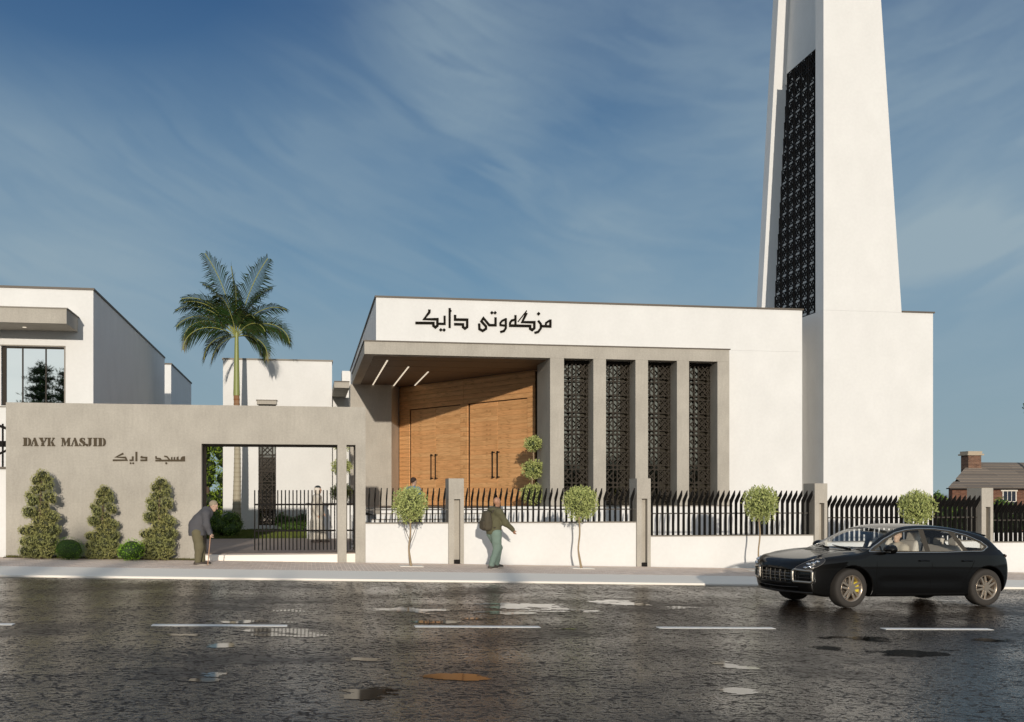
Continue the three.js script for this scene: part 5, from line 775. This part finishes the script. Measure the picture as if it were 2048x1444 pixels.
// ---------- black sport utility car ----------
{
  const t = thing('car', 'glossy black five-door SUV with beige seats driving to the left', 'car', [8.72, pave(8.72) - 0.13, -20.36]);
  t.rotation.set(0, 0.19, SLOPE * 0.95, 'ZYX'); t.scale.set(1.125, 1.0, 1.03);
  // x runs back from the nose, y up, z to the near (left) side
  const curve = (pts) => (x) => { let i = 0; while (i < pts.length - 2 && x > pts[i + 1][0]) i++; const p0 = pts[Math.max(0, i - 1)], p1 = pts[i], p2 = pts[i + 1], p3 = pts[Math.min(pts.length - 1, i + 2)], u = clamp((x - p1[0]) / (p2[0] - p1[0])), h = p2[0] - p1[0]; const m1 = (p2[1] - p0[1]) / (p2[0] - p0[0] || 1), m2 = (p3[1] - p1[1]) / (p3[0] - p1[0] || 1); const a = u * u * (3 - 2 * u), b = u * (1 - u) * (1 - u), c = -u * u * (1 - u); return p1[1] * (1 - a) + p2[1] * a + h * (b * m1 + c * m2); };
  const top = curve([[-0.1, 0.70], [0.0, 0.80], [0.12, 0.875], [0.4, 0.95], [0.8, 1.015], [1.15, 1.055], [1.4, 1.185], [1.75, 1.40], [2.05, 1.515], [2.35, 1.565], [2.75, 1.575], [3.2, 1.545], [3.6, 1.48], [3.9, 1.40], [4.02, 1.31], [4.17, 1.15], [4.32, 1.03], [4.5, 0.9]]);
  const nose = curve([[0.1, 0.5], [0.2, 0.16], [0.3, 0.06], [0.42, 0.02], [0.6, 0.0], [0.74, 0.02], [0.86, 0.08], [1.0, 0.22]]);           // x of the nose against y
  const tail = curve([[0.2, 4.2], [0.3, 4.38], [0.45, 4.46], [0.62, 4.49], [0.8, 4.48], [0.95, 4.44], [1.05, 4.37], [1.3, 4.17], [1.6, 3.95]]);
  const side = (x, y) => { let w = 0.955 - 0.05 * Math.pow(clamp((0.62 - y) / 0.45), 2) - 0.03 * Math.pow(clamp((y - 0.66) / 0.4), 2); if (y > 1.0) w -= 0.5 * (y - 1.0) + 0.0; w -= 0.17 * Math.pow(clamp((0.75 - x) / 0.75), 2.2) + 0.15 * Math.pow(clamp((x - 3.75) / 0.75), 2); w += 0.014 * Math.exp(-Math.pow((x - 0.93) / 0.42, 2)) + 0.018 * Math.exp(-Math.pow((x - 3.79) / 0.42, 2)); w -= 0.012 * Math.exp(-Math.pow((y - 0.5) / 0.1, 2)) * smooth(1.3, 1.7, x) * smooth(3.4, 3.0, x); return w; };
  const WX = [0.93, 3.79], WR = 0.365, arch = (x, y, az) => { let d = 9; for (const c of WX) d = Math.min(d, Math.hypot(x - c, y - WR) - 0.415); return Math.max(d, 0.60 - az); };
  const body = (x, y, z) => {
    const az = Math.abs(z), q = az / 0.95, tp = top(x) - 0.05 * q * q * q * q - (y > 1.1 ? 0.05 * q * q : 0) + (x < 1.3 ? 0.03 * Math.exp(-Math.pow((az - 0.68) / 0.14, 2)) * smooth(0.15, 0.5, x) * smooth(1.35, 1.0, x) : 0);
    let d = smax((y - tp) * 0.9, az - side(x, y), 0.09);
    d = smax(d, nose(y) + 0.20 * q * q * q - x, 0.05); d = smax(d, x - tail(y) + 0.22 * q * q * q, 0.07);
    d = smax(d, 0.205 + 0.05 * smooth(0.5, 0.1, x) + 0.08 * smooth(4.1, 4.5, x) - y, 0.04);
    d = smax(d, -arch(x, y, az), 0.012);
    // front cuts: wide grille opening and corner air intakes
    if (x < 0.6) { const g = Math.max(Math.abs(y - 0.565) - 0.115, az - 0.50 - (y - 0.56) * 0.2), s = Math.max(Math.abs(y - 0.575) - 0.10, Math.abs(az - 0.735) - 0.155), l = Math.max(Math.abs(y - 0.335) - 0.04, az - 0.60); d = smax(d, -Math.max(Math.min(g, s, l), x - nose(y) - 0.20 * q * q * q - 0.07), 0.012); }
    return d;
  };
  const G = nets(body, [-0.03, 4.56, 0.17, 1.61, -1.0, 1.0], 0.0185);
  { const p = G.attributes.position, n = new Float32Array(p.count * 3), e = 0.006; for (let i = 0; i < p.count; i++) { const x = p.getX(i), y = p.getY(i), z = p.getZ(i); const v = new THREE.Vector3(body(x + e, y, z) - body(x - e, y, z), body(x, y + e, z) - body(x, y - e, z), body(x, y, z + e) - body(x, y, z - e)).normalize(); n.set([v.x, v.y, v.z], i * 3); } G.setAttribute('normal', new THREE.BufferAttribute(n, 3)); }
  // sort the skin into panels
  const inPoly = (q, x, y) => { let c = false; for (let i = 0, j = q.length - 1; i < q.length; j = i++) { const [a, b] = q[i], [e, f] = q[j]; if ((b > y) !== (f > y) && x < (e - a) * (y - b) / (f - b) + a) c = !c; } return c; };
  const WIN = [[[1.42, 1.08], [1.72, 1.265], [2.0, 1.385], [2.2, 1.44], [2.46, 1.465], [2.46, 1.065]], [[2.57, 1.065], [2.57, 1.47], [2.8, 1.468], [3.08, 1.435], [3.28, 1.08]], [[3.38, 1.085], [3.22, 1.415], [3.45, 1.35], [3.68, 1.235], [3.76, 1.165], [3.66, 1.105]]];
  const OUT = [[1.29, 1.05], [1.68, 1.285], [1.96, 1.412], [2.2, 1.468], [2.48, 1.492], [2.8, 1.492], [3.1, 1.463], [3.45, 1.382], [3.72, 1.262], [3.84, 1.16], [3.7, 1.08], [2.8, 1.045], [1.9, 1.035]];
  const P = G.attributes.position, NN = G.attributes.normal, I = G.index.array, bins = {};
  for (let i = 0; i < I.length; i += 3) {
    let x = 0, y = 0, z = 0, nx = 0, ny = 0, nz = 0; for (let k = 0; k < 3; k++) { const v = I[i + k]; x += P.getX(v) / 3; y += P.getY(v) / 3; z += P.getZ(v) / 3; nx += NN.getX(v) / 3; ny += NN.getY(v) / 3; nz += NN.getZ(v) / 3; }
    const az = Math.abs(z), L = z > 0 ? 'left' : 'right'; let b = 'body';
    const w = WIN.findIndex((q) => inPoly(q, x, y));
    if (w >= 0 && Math.abs(nz) > 0.4) b = (w === 2 ? 'quarter_window ' : 'side_window ') + L + w;
    else if (inPoly(OUT, x, y) && Math.abs(nz) > 0.4) b = 'pillar_trim ' + L;
    else if (x > 1.2 && x < 2.06 && ny > 0.45 && nx < -0.2 && az < 0.755 - (y - 1.06) * 0.32 && y < 1.49) b = 'windscreen';
    else if (x > 3.98 && x < 4.22 && nx > 0.35 && y > 1.1 && az < 0.6) b = 'rear_window';
    else if (ny > 0.75 && y > 1.36 && x < 3.75) b = 'roof';
    else if (ny > 0.55 && x < 1.2 && y > 0.8 && az < 0.70 + 0.0 * x) b = 'bonnet';
    else if (nz > 0.35 && x > 1.42 && x < 2.56 && y > 0.33 && y < 1.06) b = 'front_door'; else if (nz > 0.35 && x >= 2.56 && x < 3.5 - 0.35 * clamp((0.75 - y) / 0.4) && y > 0.33 && y < 1.06) b = 'rear_door';
    (bins[b] ??= []).push(I[i], I[i + 1], I[i + 2]);
  }
  const paint = phy([0.003, 0.0028, 0.0027], 0.4, { clearcoat: 0.6, clearcoatRoughness: 0.015, specularIntensity: 0.15 }), trim = std([0.012, 0.011, 0.010], 0.35), glass = phy([0.93, 0.95, 0.95], 0.0, { transmission: 1, thickness: 0, ior: 1.45 }), chrome = std([0.6, 0.57, 0.53], 0.16, { metalness: 1 }), silver = std([0.40, 0.365, 0.32], 0.32, { metalness: 0.9 }), rubber = std([0.036, 0.031, 0.027], 0.85), leather = std([0.6, 0.54, 0.46], 0.55), blackp = phy([0.004, 0.004, 0.004], 0.8, { specularIntensity: 0.15 });
  for (const [b, idx] of Object.entries(bins)) {
    const map = new Map(), pos = [], nor = [], ix = []; for (const v of idx) { if (!map.has(v)) { map.set(v, pos.length / 3); pos.push(P.getX(v), P.getY(v), P.getZ(v)); nor.push(NN.getX(v), NN.getY(v), NN.getZ(v)); } ix.push(map.get(v)); }
    const g = new THREE.BufferGeometry(); g.setAttribute('position', new THREE.Float32BufferAttribute(pos, 3)); g.setAttribute('normal', new THREE.Float32BufferAttribute(nor, 3)); g.setIndex(ix);
    const n = b.split(' ')[0]; bins[b] = part(n, g, /window|windscreen/.test(n) ? glass : n === 'pillar_trim' ? std([0.09, 0.075, 0.055], 0.3, { metalness: 0.5 }) : paint, t);
  }
  // helpers that lay trim on the skin
  const zAt = (x, y) => { let a = 0, b = 1.05; for (let i = 0; i < 26; i++) { const m = (a + b) / 2; if (body(x, y, m) < 0) a = m; else b = m; } return a; };
  const sideTube = (pts, r, off = 0.004, s = 1, n = 40) => tube(pts.map(([x, y]) => [x, y, s * (zAt(x, y) + off)]), r, n, 6);
  const xAt = (y, z) => nose(y) + 0.20 * Math.pow(Math.abs(z) / 0.95, 3) + 0.002;
  for (const s of [1, -1]) {
    const dense = []; for (let i = 0; i < OUT.length; i++) { const a = OUT[i], b = OUT[(i + 1) % OUT.length]; for (let k = 0; k < 3; k++) dense.push([mix(a[0], b[0], k / 3), mix(a[1], b[1], k / 3)]); } dense.push(dense[0]);
    part('window_trim', sideTube(dense, 0.0125, 0.004, s, 160), chrome, t);
    part('door_seam', [sideTube([[1.43, 1.03], [1.42, 0.8], [1.42, 0.5], [1.48, 0.34]], 0.006, -0.002, s), sideTube([[2.565, 1.04], [2.57, 0.8], [2.55, 0.5], [2.55, 0.33]], 0.006, -0.002, s), sideTube([[3.5, 1.04], [3.47, 0.87], [3.33, 0.62], [3.2, 0.36]], 0.006, -0.002, s)], blackp, t);
    for (const x of [2.3, 3.22]) part('door_handle', [sideTube([[x, 0.885], [x + 0.1, 0.895], [x + 0.2, 0.89]], 0.016, 0.02, s)], paint, t);
    part('sill_trim', sideTube([[1.42, 0.25], [2.3, 0.245], [3.3, 0.25]], 0.03, -0.012, s), blackp, t);
    // door mirror
    const mz = 1.06 * s, ms = new THREE.SphereGeometry(1, 24, 16); ms.scale(0.125, 0.09, 0.14); { const q = ms.attributes.position; for (let i = 0; i < q.count; i++) if (q.getX(i) > 0.035) q.setX(i, 0.035); ms.computeVertexNormals(); } ms.translate(1.62, 1.105, mz);
    const mm = part('door_mirror', [ms, limb([1.62, 1.05, 0.90 * s], [1.62, 1.07, 1.0 * s], 0.035, 0.03)], paint, t); part('mirror_glass', new THREE.CircleGeometry(1, 24).scale(0.11, 0.062, 1).rotateY(Math.PI / 2).translate(1.657, 1.105, mz), chrome, mm); part('indicator', limb([1.515, 1.06, mz - 0.07], [1.53, 1.055, mz + 0.1], 0.007, 0.007), silver, mm);
    // lamps
    const hl = []; for (const [dy, r] of [[0, 1]]) { const pts = [[0.44, 0.70], [0.52, 0.755], [0.64, 0.80], [0.76, 0.845], [0.85, 0.86], [0.865, 0.82], [0.85, 0.76], [0.78, 0.715], [0.64, 0.69], [0.52, 0.685]]; const g = new THREE.ShapeGeometry(new THREE.Shape(pts.map((p) => new THREE.Vector2(...p))), 4); }
    // headlight: swept onto the corner by marching along a diagonal
    const dir = new THREE.Vector3(0.74, 0.1, -0.66 * s).normalize(), lens = [], C = [0.31, 0.8, 0.67 * s], U = new THREE.Vector3(0.66, 0.12, 0.74 * s).normalize(), Vv = new THREE.Vector3(-0.1, 1, 0);
    const hit = (a, b) => { const o = new THREE.Vector3(...C).addScaledVector(U, a).addScaledVector(Vv, b).addScaledVector(dir, -0.5); for (let k = 0; k < 80; k++) { const d = body(o.x, o.y, o.z); if (d < 0.0005) break; o.addScaledVector(dir, Math.max(0.0015, d * 0.6)); } return o; };
    const outl = (r, q) => { const pt = []; for (let k = 0; k < 40; k++) { const a = k / 40 * 2 * Math.PI, w = r * Math.cos(a) * 0.25 * q, h = (Math.sin(a) * 0.072 + 0.05 * Math.cos(a)) * r * q * (1 - 0.25 * Math.cos(a + 2.6)); pt.push(hit(w, h).addScaledVector(dir, -0.004)); } return pt; };
    const rings = [1, 0.8, 0.55, 0.3, 0.05].map((q) => outl(1, q)), vp = []; for (let k = 0; k < 4; k++) for (let i = 0; i < 40; i++) { const j = (i + 1) % 40; for (const v of [rings[k][i], rings[k][j], rings[k + 1][j], rings[k][i], rings[k + 1][j], rings[k + 1][i]]) vp.push(v.x, v.y, v.z); }
    const hg = new THREE.BufferGeometry(); hg.setAttribute('position', new THREE.Float32BufferAttribute(vp, 3)); hg.computeVertexNormals();
    const H = part('headlight', hg, std([0.02, 0.02, 0.022], 0.15), t); part('bezel', new THREE.TubeGeometry(new THREE.CatmullRomCurve3(rings[0], true), 80, 0.0035, 6), silver, H);
    for (const [a, b] of [[-0.05, -0.03], [0.03, -0.02], [0.0, 0.03], [0.08, 0.04], [0.14, 0.055]]) { const o = hit(a, b); const g = new THREE.SphereGeometry(0.031, 14, 10); g.scale(1.5, 0.75, 1.5); part('lamp', g.translate(o.x, o.y, o.z), phy([0.85, 0.85, 0.86], 0.08, { metalness: 1 }), H); }
    // silver frame of the corner intake with two blades
    const fr = []; const ring = [[0.56, 0.475], [0.90, 0.475], [0.925, 0.50], [0.925, 0.655], [0.90, 0.68], [0.575, 0.695], [0.545, 0.67], [0.545, 0.50]]; const rp = []; for (let i = 0; i < ring.length; i++) { const [a, b] = ring[i], [c, d] = ring[(i + 1) % ring.length]; for (let k = 0; k < 4; k++) { const z = mix(a, c, k / 4), y = mix(b, d, k / 4); rp.push(new THREE.Vector3(xAt(y, z) - 0.006, y, z * s * 0.96)); } }
    const A = part('air_intake', new THREE.TubeGeometry(new THREE.CatmullRomCurve3(rp, true), 120, 0.026, 8), silver, t);
    for (const y of [0.55, 0.61]) part('blade', tube([0.58, 0.7, 0.8, 0.9].map((z) => [xAt(y, z) + 0.03, y, z * s * 0.96]), 0.011, 12, 6), trim, A);
    // rear lamp
    part('tail_lamp', [tube([0.86, 0.7, 0.5].map((z) => { const y = 0.985; let x = 4.0; for (let k = 0; k < 200 && body(x, y, z) < 0; k++) x += 0.004; return [x + 0.004, y, z * s]; }), 0.032, 16, 8), sideTube([[4.2, 0.995], [4.28, 0.985], [4.34, 0.97]], 0.03, 0.004, s)], phy([0.5, 0.02, 0.025], 0.15, { clearcoat: 1 }), t);
  }
  { // grille bars
    const gp = part('grille', [0.50, 0.56, 0.62].map((y) => tube([-0.52, -0.3, 0, 0.3, 0.52].map((z) => [xAt(y, z) + 0.012, y, z]), 0.0045, 30, 6)), chrome, t);
    for (const z of [-0.46, -0.3, -0.15, 0, 0.15, 0.3, 0.46]) part('grille_slat', tube([[xAt(0.46, z) + 0.014, 0.455, z], [xAt(0.56, z) + 0.012, 0.56, z], [xAt(0.67, z) + 0.014, 0.675, z]], Math.abs(z) === 0.46 || z === 0.15 || z === -0.15 ? 0.008 : 0.005, 8, 6), std([0.1, 0.092, 0.08], 0.4, { metalness: 0.9 }), gp);
    part('front_lip', [tube([-0.86, -0.6, -0.3, 0, 0.3, 0.6, 0.86].map((z) => [xAt(0.27, z) + 0.0, 0.262 + 0.02 * Math.abs(z), z]), 0.022, 40, 6), tube([-0.62, -0.5, -0.3, 0, 0.3, 0.5, 0.62].map((z) => [xAt(0.385, z), 0.385 - 0.03 * Math.cos(z * 2), z]), 0.010, 40, 6)], trim, t);
    part('grille_backing', new THREE.BoxGeometry(0.02, 0.62, 1.5).translate(0.27, 0.55, 0), blackp, t);
    const sp = part('spoiler', new RoundedBoxGeometry(0.34, 0.035, 1.22, 3, 0.016).rotateZ(-0.22).translate(3.86, 1.405, 0), paint, t);
    part('wiper', [limb([1.2, 1.08, 0.5], [1.28, 1.13, -0.15], 0.01, 0.008), limb([1.2, 1.08, -0.15], [1.28, 1.13, -0.7], 0.01, 0.008)], blackp, t);
    part('underbody', new THREE.BoxGeometry(3.6, 0.1, 1.2).translate(2.2, 0.26, 0), blackp, t);
  }
  { // cabin
    const dash = part('dashboard', [new RoundedBoxGeometry(0.5, 0.2, 1.5, 3, 0.07).translate(1.46, 0.96, 0), new RoundedBoxGeometry(0.7, 0.5, 1.5, 2, 0.05).translate(1.42, 0.68, 0)], blackp, t);
    part('cabin_floor', new THREE.BoxGeometry(2.8, 0.04, 1.6).translate(2.7, 0.42, 0), blackp, t);
    for (const z of [0.40, -0.40]) {
      const s = part('seat', [new RoundedBoxGeometry(0.52, 0.17, 0.52, 3, 0.06).translate(2.14, 0.66, z), new RoundedBoxGeometry(0.16, 0.62, 0.5, 4, 0.07).rotateZ(-0.22).translate(2.48, 0.96, z)], leather, t);
      part('headrest', new RoundedBoxGeometry(0.12, 0.23, 0.31, 4, 0.055).rotateZ(-0.15).translate(2.59, 1.315, z), leather, s); part('seat_shell', new RoundedBoxGeometry(0.08, 0.56, 0.46, 3, 0.035).rotateZ(-0.22).translate(2.555, 0.95, z), blackp, s);
    }
    const rs = part('seat', [new RoundedBoxGeometry(0.5, 0.18, 1.36, 3, 0.06).translate(3.04, 0.66, 0), new RoundedBoxGeometry(0.16, 0.56, 1.34, 4, 0.07).rotateZ(-0.28).translate(3.38, 0.9, 0)], leather, t);
    for (const z of [0.42, 0, -0.42]) part('headrest', new RoundedBoxGeometry(0.11, 0.16, 0.26, 4, 0.05).rotateZ(-0.15).translate(3.48, 1.235, z), leather, rs);
    part('steering_wheel', [new THREE.TorusGeometry(0.175, 0.016, 10, 32).rotateY(Math.PI / 2).rotateZ(-0.35).translate(1.76, 0.99, 0.4), limb([1.76, 0.99, 0.4], [1.58, 0.94, 0.4], 0.05, 0.04)], blackp, t);
    part('rear_view_mirror', new RoundedBoxGeometry(0.03, 0.07, 0.22, 2, 0.012).translate(1.86, 1.38, 0), blackp, t);
  }
  // wheels
  const tyreP = [[0.235, -0.11], [0.25, -0.128], [0.30, -0.136], [0.34, -0.128], [0.358, -0.105], [0.364, -0.07], [0.366, 0], [0.364, 0.07], [0.358, 0.105], [0.34, 0.128], [0.30, 0.136], [0.25, 0.128], [0.235, 0.11]].map((q) => new THREE.Vector2(...q));
  const tyreG = new THREE.LatheGeometry(tyreP, 56).rotateX(Math.PI / 2), rimG = new THREE.LatheGeometry([[0.205, -0.1], [0.2, 0.05], [0.215, 0.10], [0.238, 0.122], [0.246, 0.124], [0.246, 0.112], [0.236, 0.105]].map((q) => new THREE.Vector2(...q)), 56).rotateX(Math.PI / 2);
  const rimM = std([0.58, 0.48, 0.38], 0.28, { metalness: 0.85 }), sp = [];
  for (let k = 0; k < 5; k++) for (const d of [-0.165, 0.165]) { const a = k / 5 * 2 * Math.PI + 0.3, g = extrude([[0.04, -0.022], [0.225, -0.013], [0.225, 0.013], [0.04, 0.022]], 0.022, [], 0.004); g.rotateZ(d * 0.5); g.translate(0, d * 0.10, 0.085); g.rotateZ(a + d * 0.3); sp.push(g); }
  const spokeG = merge([...sp, new THREE.CylinderGeometry(0.062, 0.07, 0.045, 24).rotateX(Math.PI / 2).translate(0, 0, 0.095)]);
  const disc = new THREE.CylinderGeometry(0.17, 0.17, 0.02, 32).rotateX(Math.PI / 2), cal = extrude([[0.10, -0.08], [0.185, -0.09], [0.20, 0], [0.185, 0.09], [0.10, 0.08], [0.12, 0]], 0.06, [], 0.006);
  for (const [i, x] of WX.entries()) for (const s of [1, -1]) {
    const w = new THREE.Group(); w.name = 'wheel'; w.position.set(x, WR, s * 0.80); if (s < 0) w.rotation.y = Math.PI; if (i === 0) w.rotation.y += 0.10; w.scale.x = 0.94; t.add(w);
    part('tyre', tyreG, rubber, w); part('rim', rimG, rimM, w); const k = part('spokes', spokeG, rimM, w); part('brake_disc', disc, std([0.3, 0.28, 0.26], 0.35, { metalness: 0.9 }), w); if (i === 0) { const c = part('caliper', cal, std([0.62, 0.50, 0.05], 0.4), w); c.rotation.z = s > 0 ? 0.15 : Math.PI - 0.15; c.position.z = 0.01; } k.rotation.z = i * 0.35;
  }
}
{ // driver
  const y0 = pave(8.72) - 0.13, sk = [[[0, 0.75, 0], 0.14, [0.02, 1.0, 0], 0.135], [[0.02, 1.0, 0], 0.14, [0.0, 1.08, 0], 0.12], [[0.0, 1.08, 0.15], 0.07, [0.0, 1.08, -0.15], 0.07], [[0.0, 1.10, 0], 0.062, [0.02, 1.22, 0], 0.054], [[0.0, 1.06, 0.19], 0.06, [0.12, 0.86, 0.22], 0.05], [[0.12, 0.86, 0.22], 0.05, [0.42, 0.99, 0.17], 0.036], [[0.0, 1.06, -0.19], 0.06, [0.12, 0.86, -0.22], 0.05], [[0.12, 0.86, -0.22], 0.05, [0.42, 0.99, -0.17], 0.036]];
  const legs = [[[0.02, 0.76, 0.1], 0.1, [0.42, 0.78, 0.14], 0.08], [[0.42, 0.78, 0.14], 0.075, [0.6, 0.5, 0.14], 0.05], [[0.02, 0.76, -0.1], 0.1, [0.42, 0.78, -0.14], 0.08], [[0.42, 0.78, -0.14], 0.075, [0.6, 0.5, -0.14], 0.05]];
  const B = [-0.4, 0.75, 0.4, 1.5, -0.4, 0.4], jk = bones(limbsOf(sk.filter((_, i) => i !== 3), 0.02), 0.06), pt = bones(limbsOf(legs, 0.02), 0.05), w = wrinkle(0.006);
  const R = new THREE.Matrix4().makeRotationFromEuler(new THREE.Euler(0, 0.19, SLOPE * 0.95, 'ZYX')), pos = new THREE.Vector3(2.30 * 1.125, 0.02, 0.41).applyMatrix4(R).add(new THREE.Vector3(8.72, y0, -20.36));
  const t = person({ label: 'fair-haired driver in a beige top sitting at the wheel of the black car', pos: pos.toArray(), turn: Math.PI + 0.19, skin: [0.62, 0.42, 0.30], skel: [...sk, ...legs], box: B, head: [[0.035, 1.315, 0], 0.5, -0.05], hands: [[[0.44, 1.0, 0.17], 0.2, 1.3, 0.7], [[0.44, 1.0, -0.17], -0.2, 1.3, 0.7]],
    hair: [[0.36, 0.23, 0.12], (x, y, z) => Math.max(x - 0.05 + Math.max(0, 0.085 - y) * 1.3, -0.03 - y), 0.005],
    clothes: [{ name: 'top', mat: cloth([0.50, 0.43, 0.33]), f: (x, y, z) => smax(jk(x, y, z) + w(x, y, z), 0.72 - y, 0.012) }, { name: 'trousers', mat: cloth([0.08, 0.08, 0.1]), f: (x, y, z) => pt(x, y, z) }] });
}
renderer.render(scene, camera);
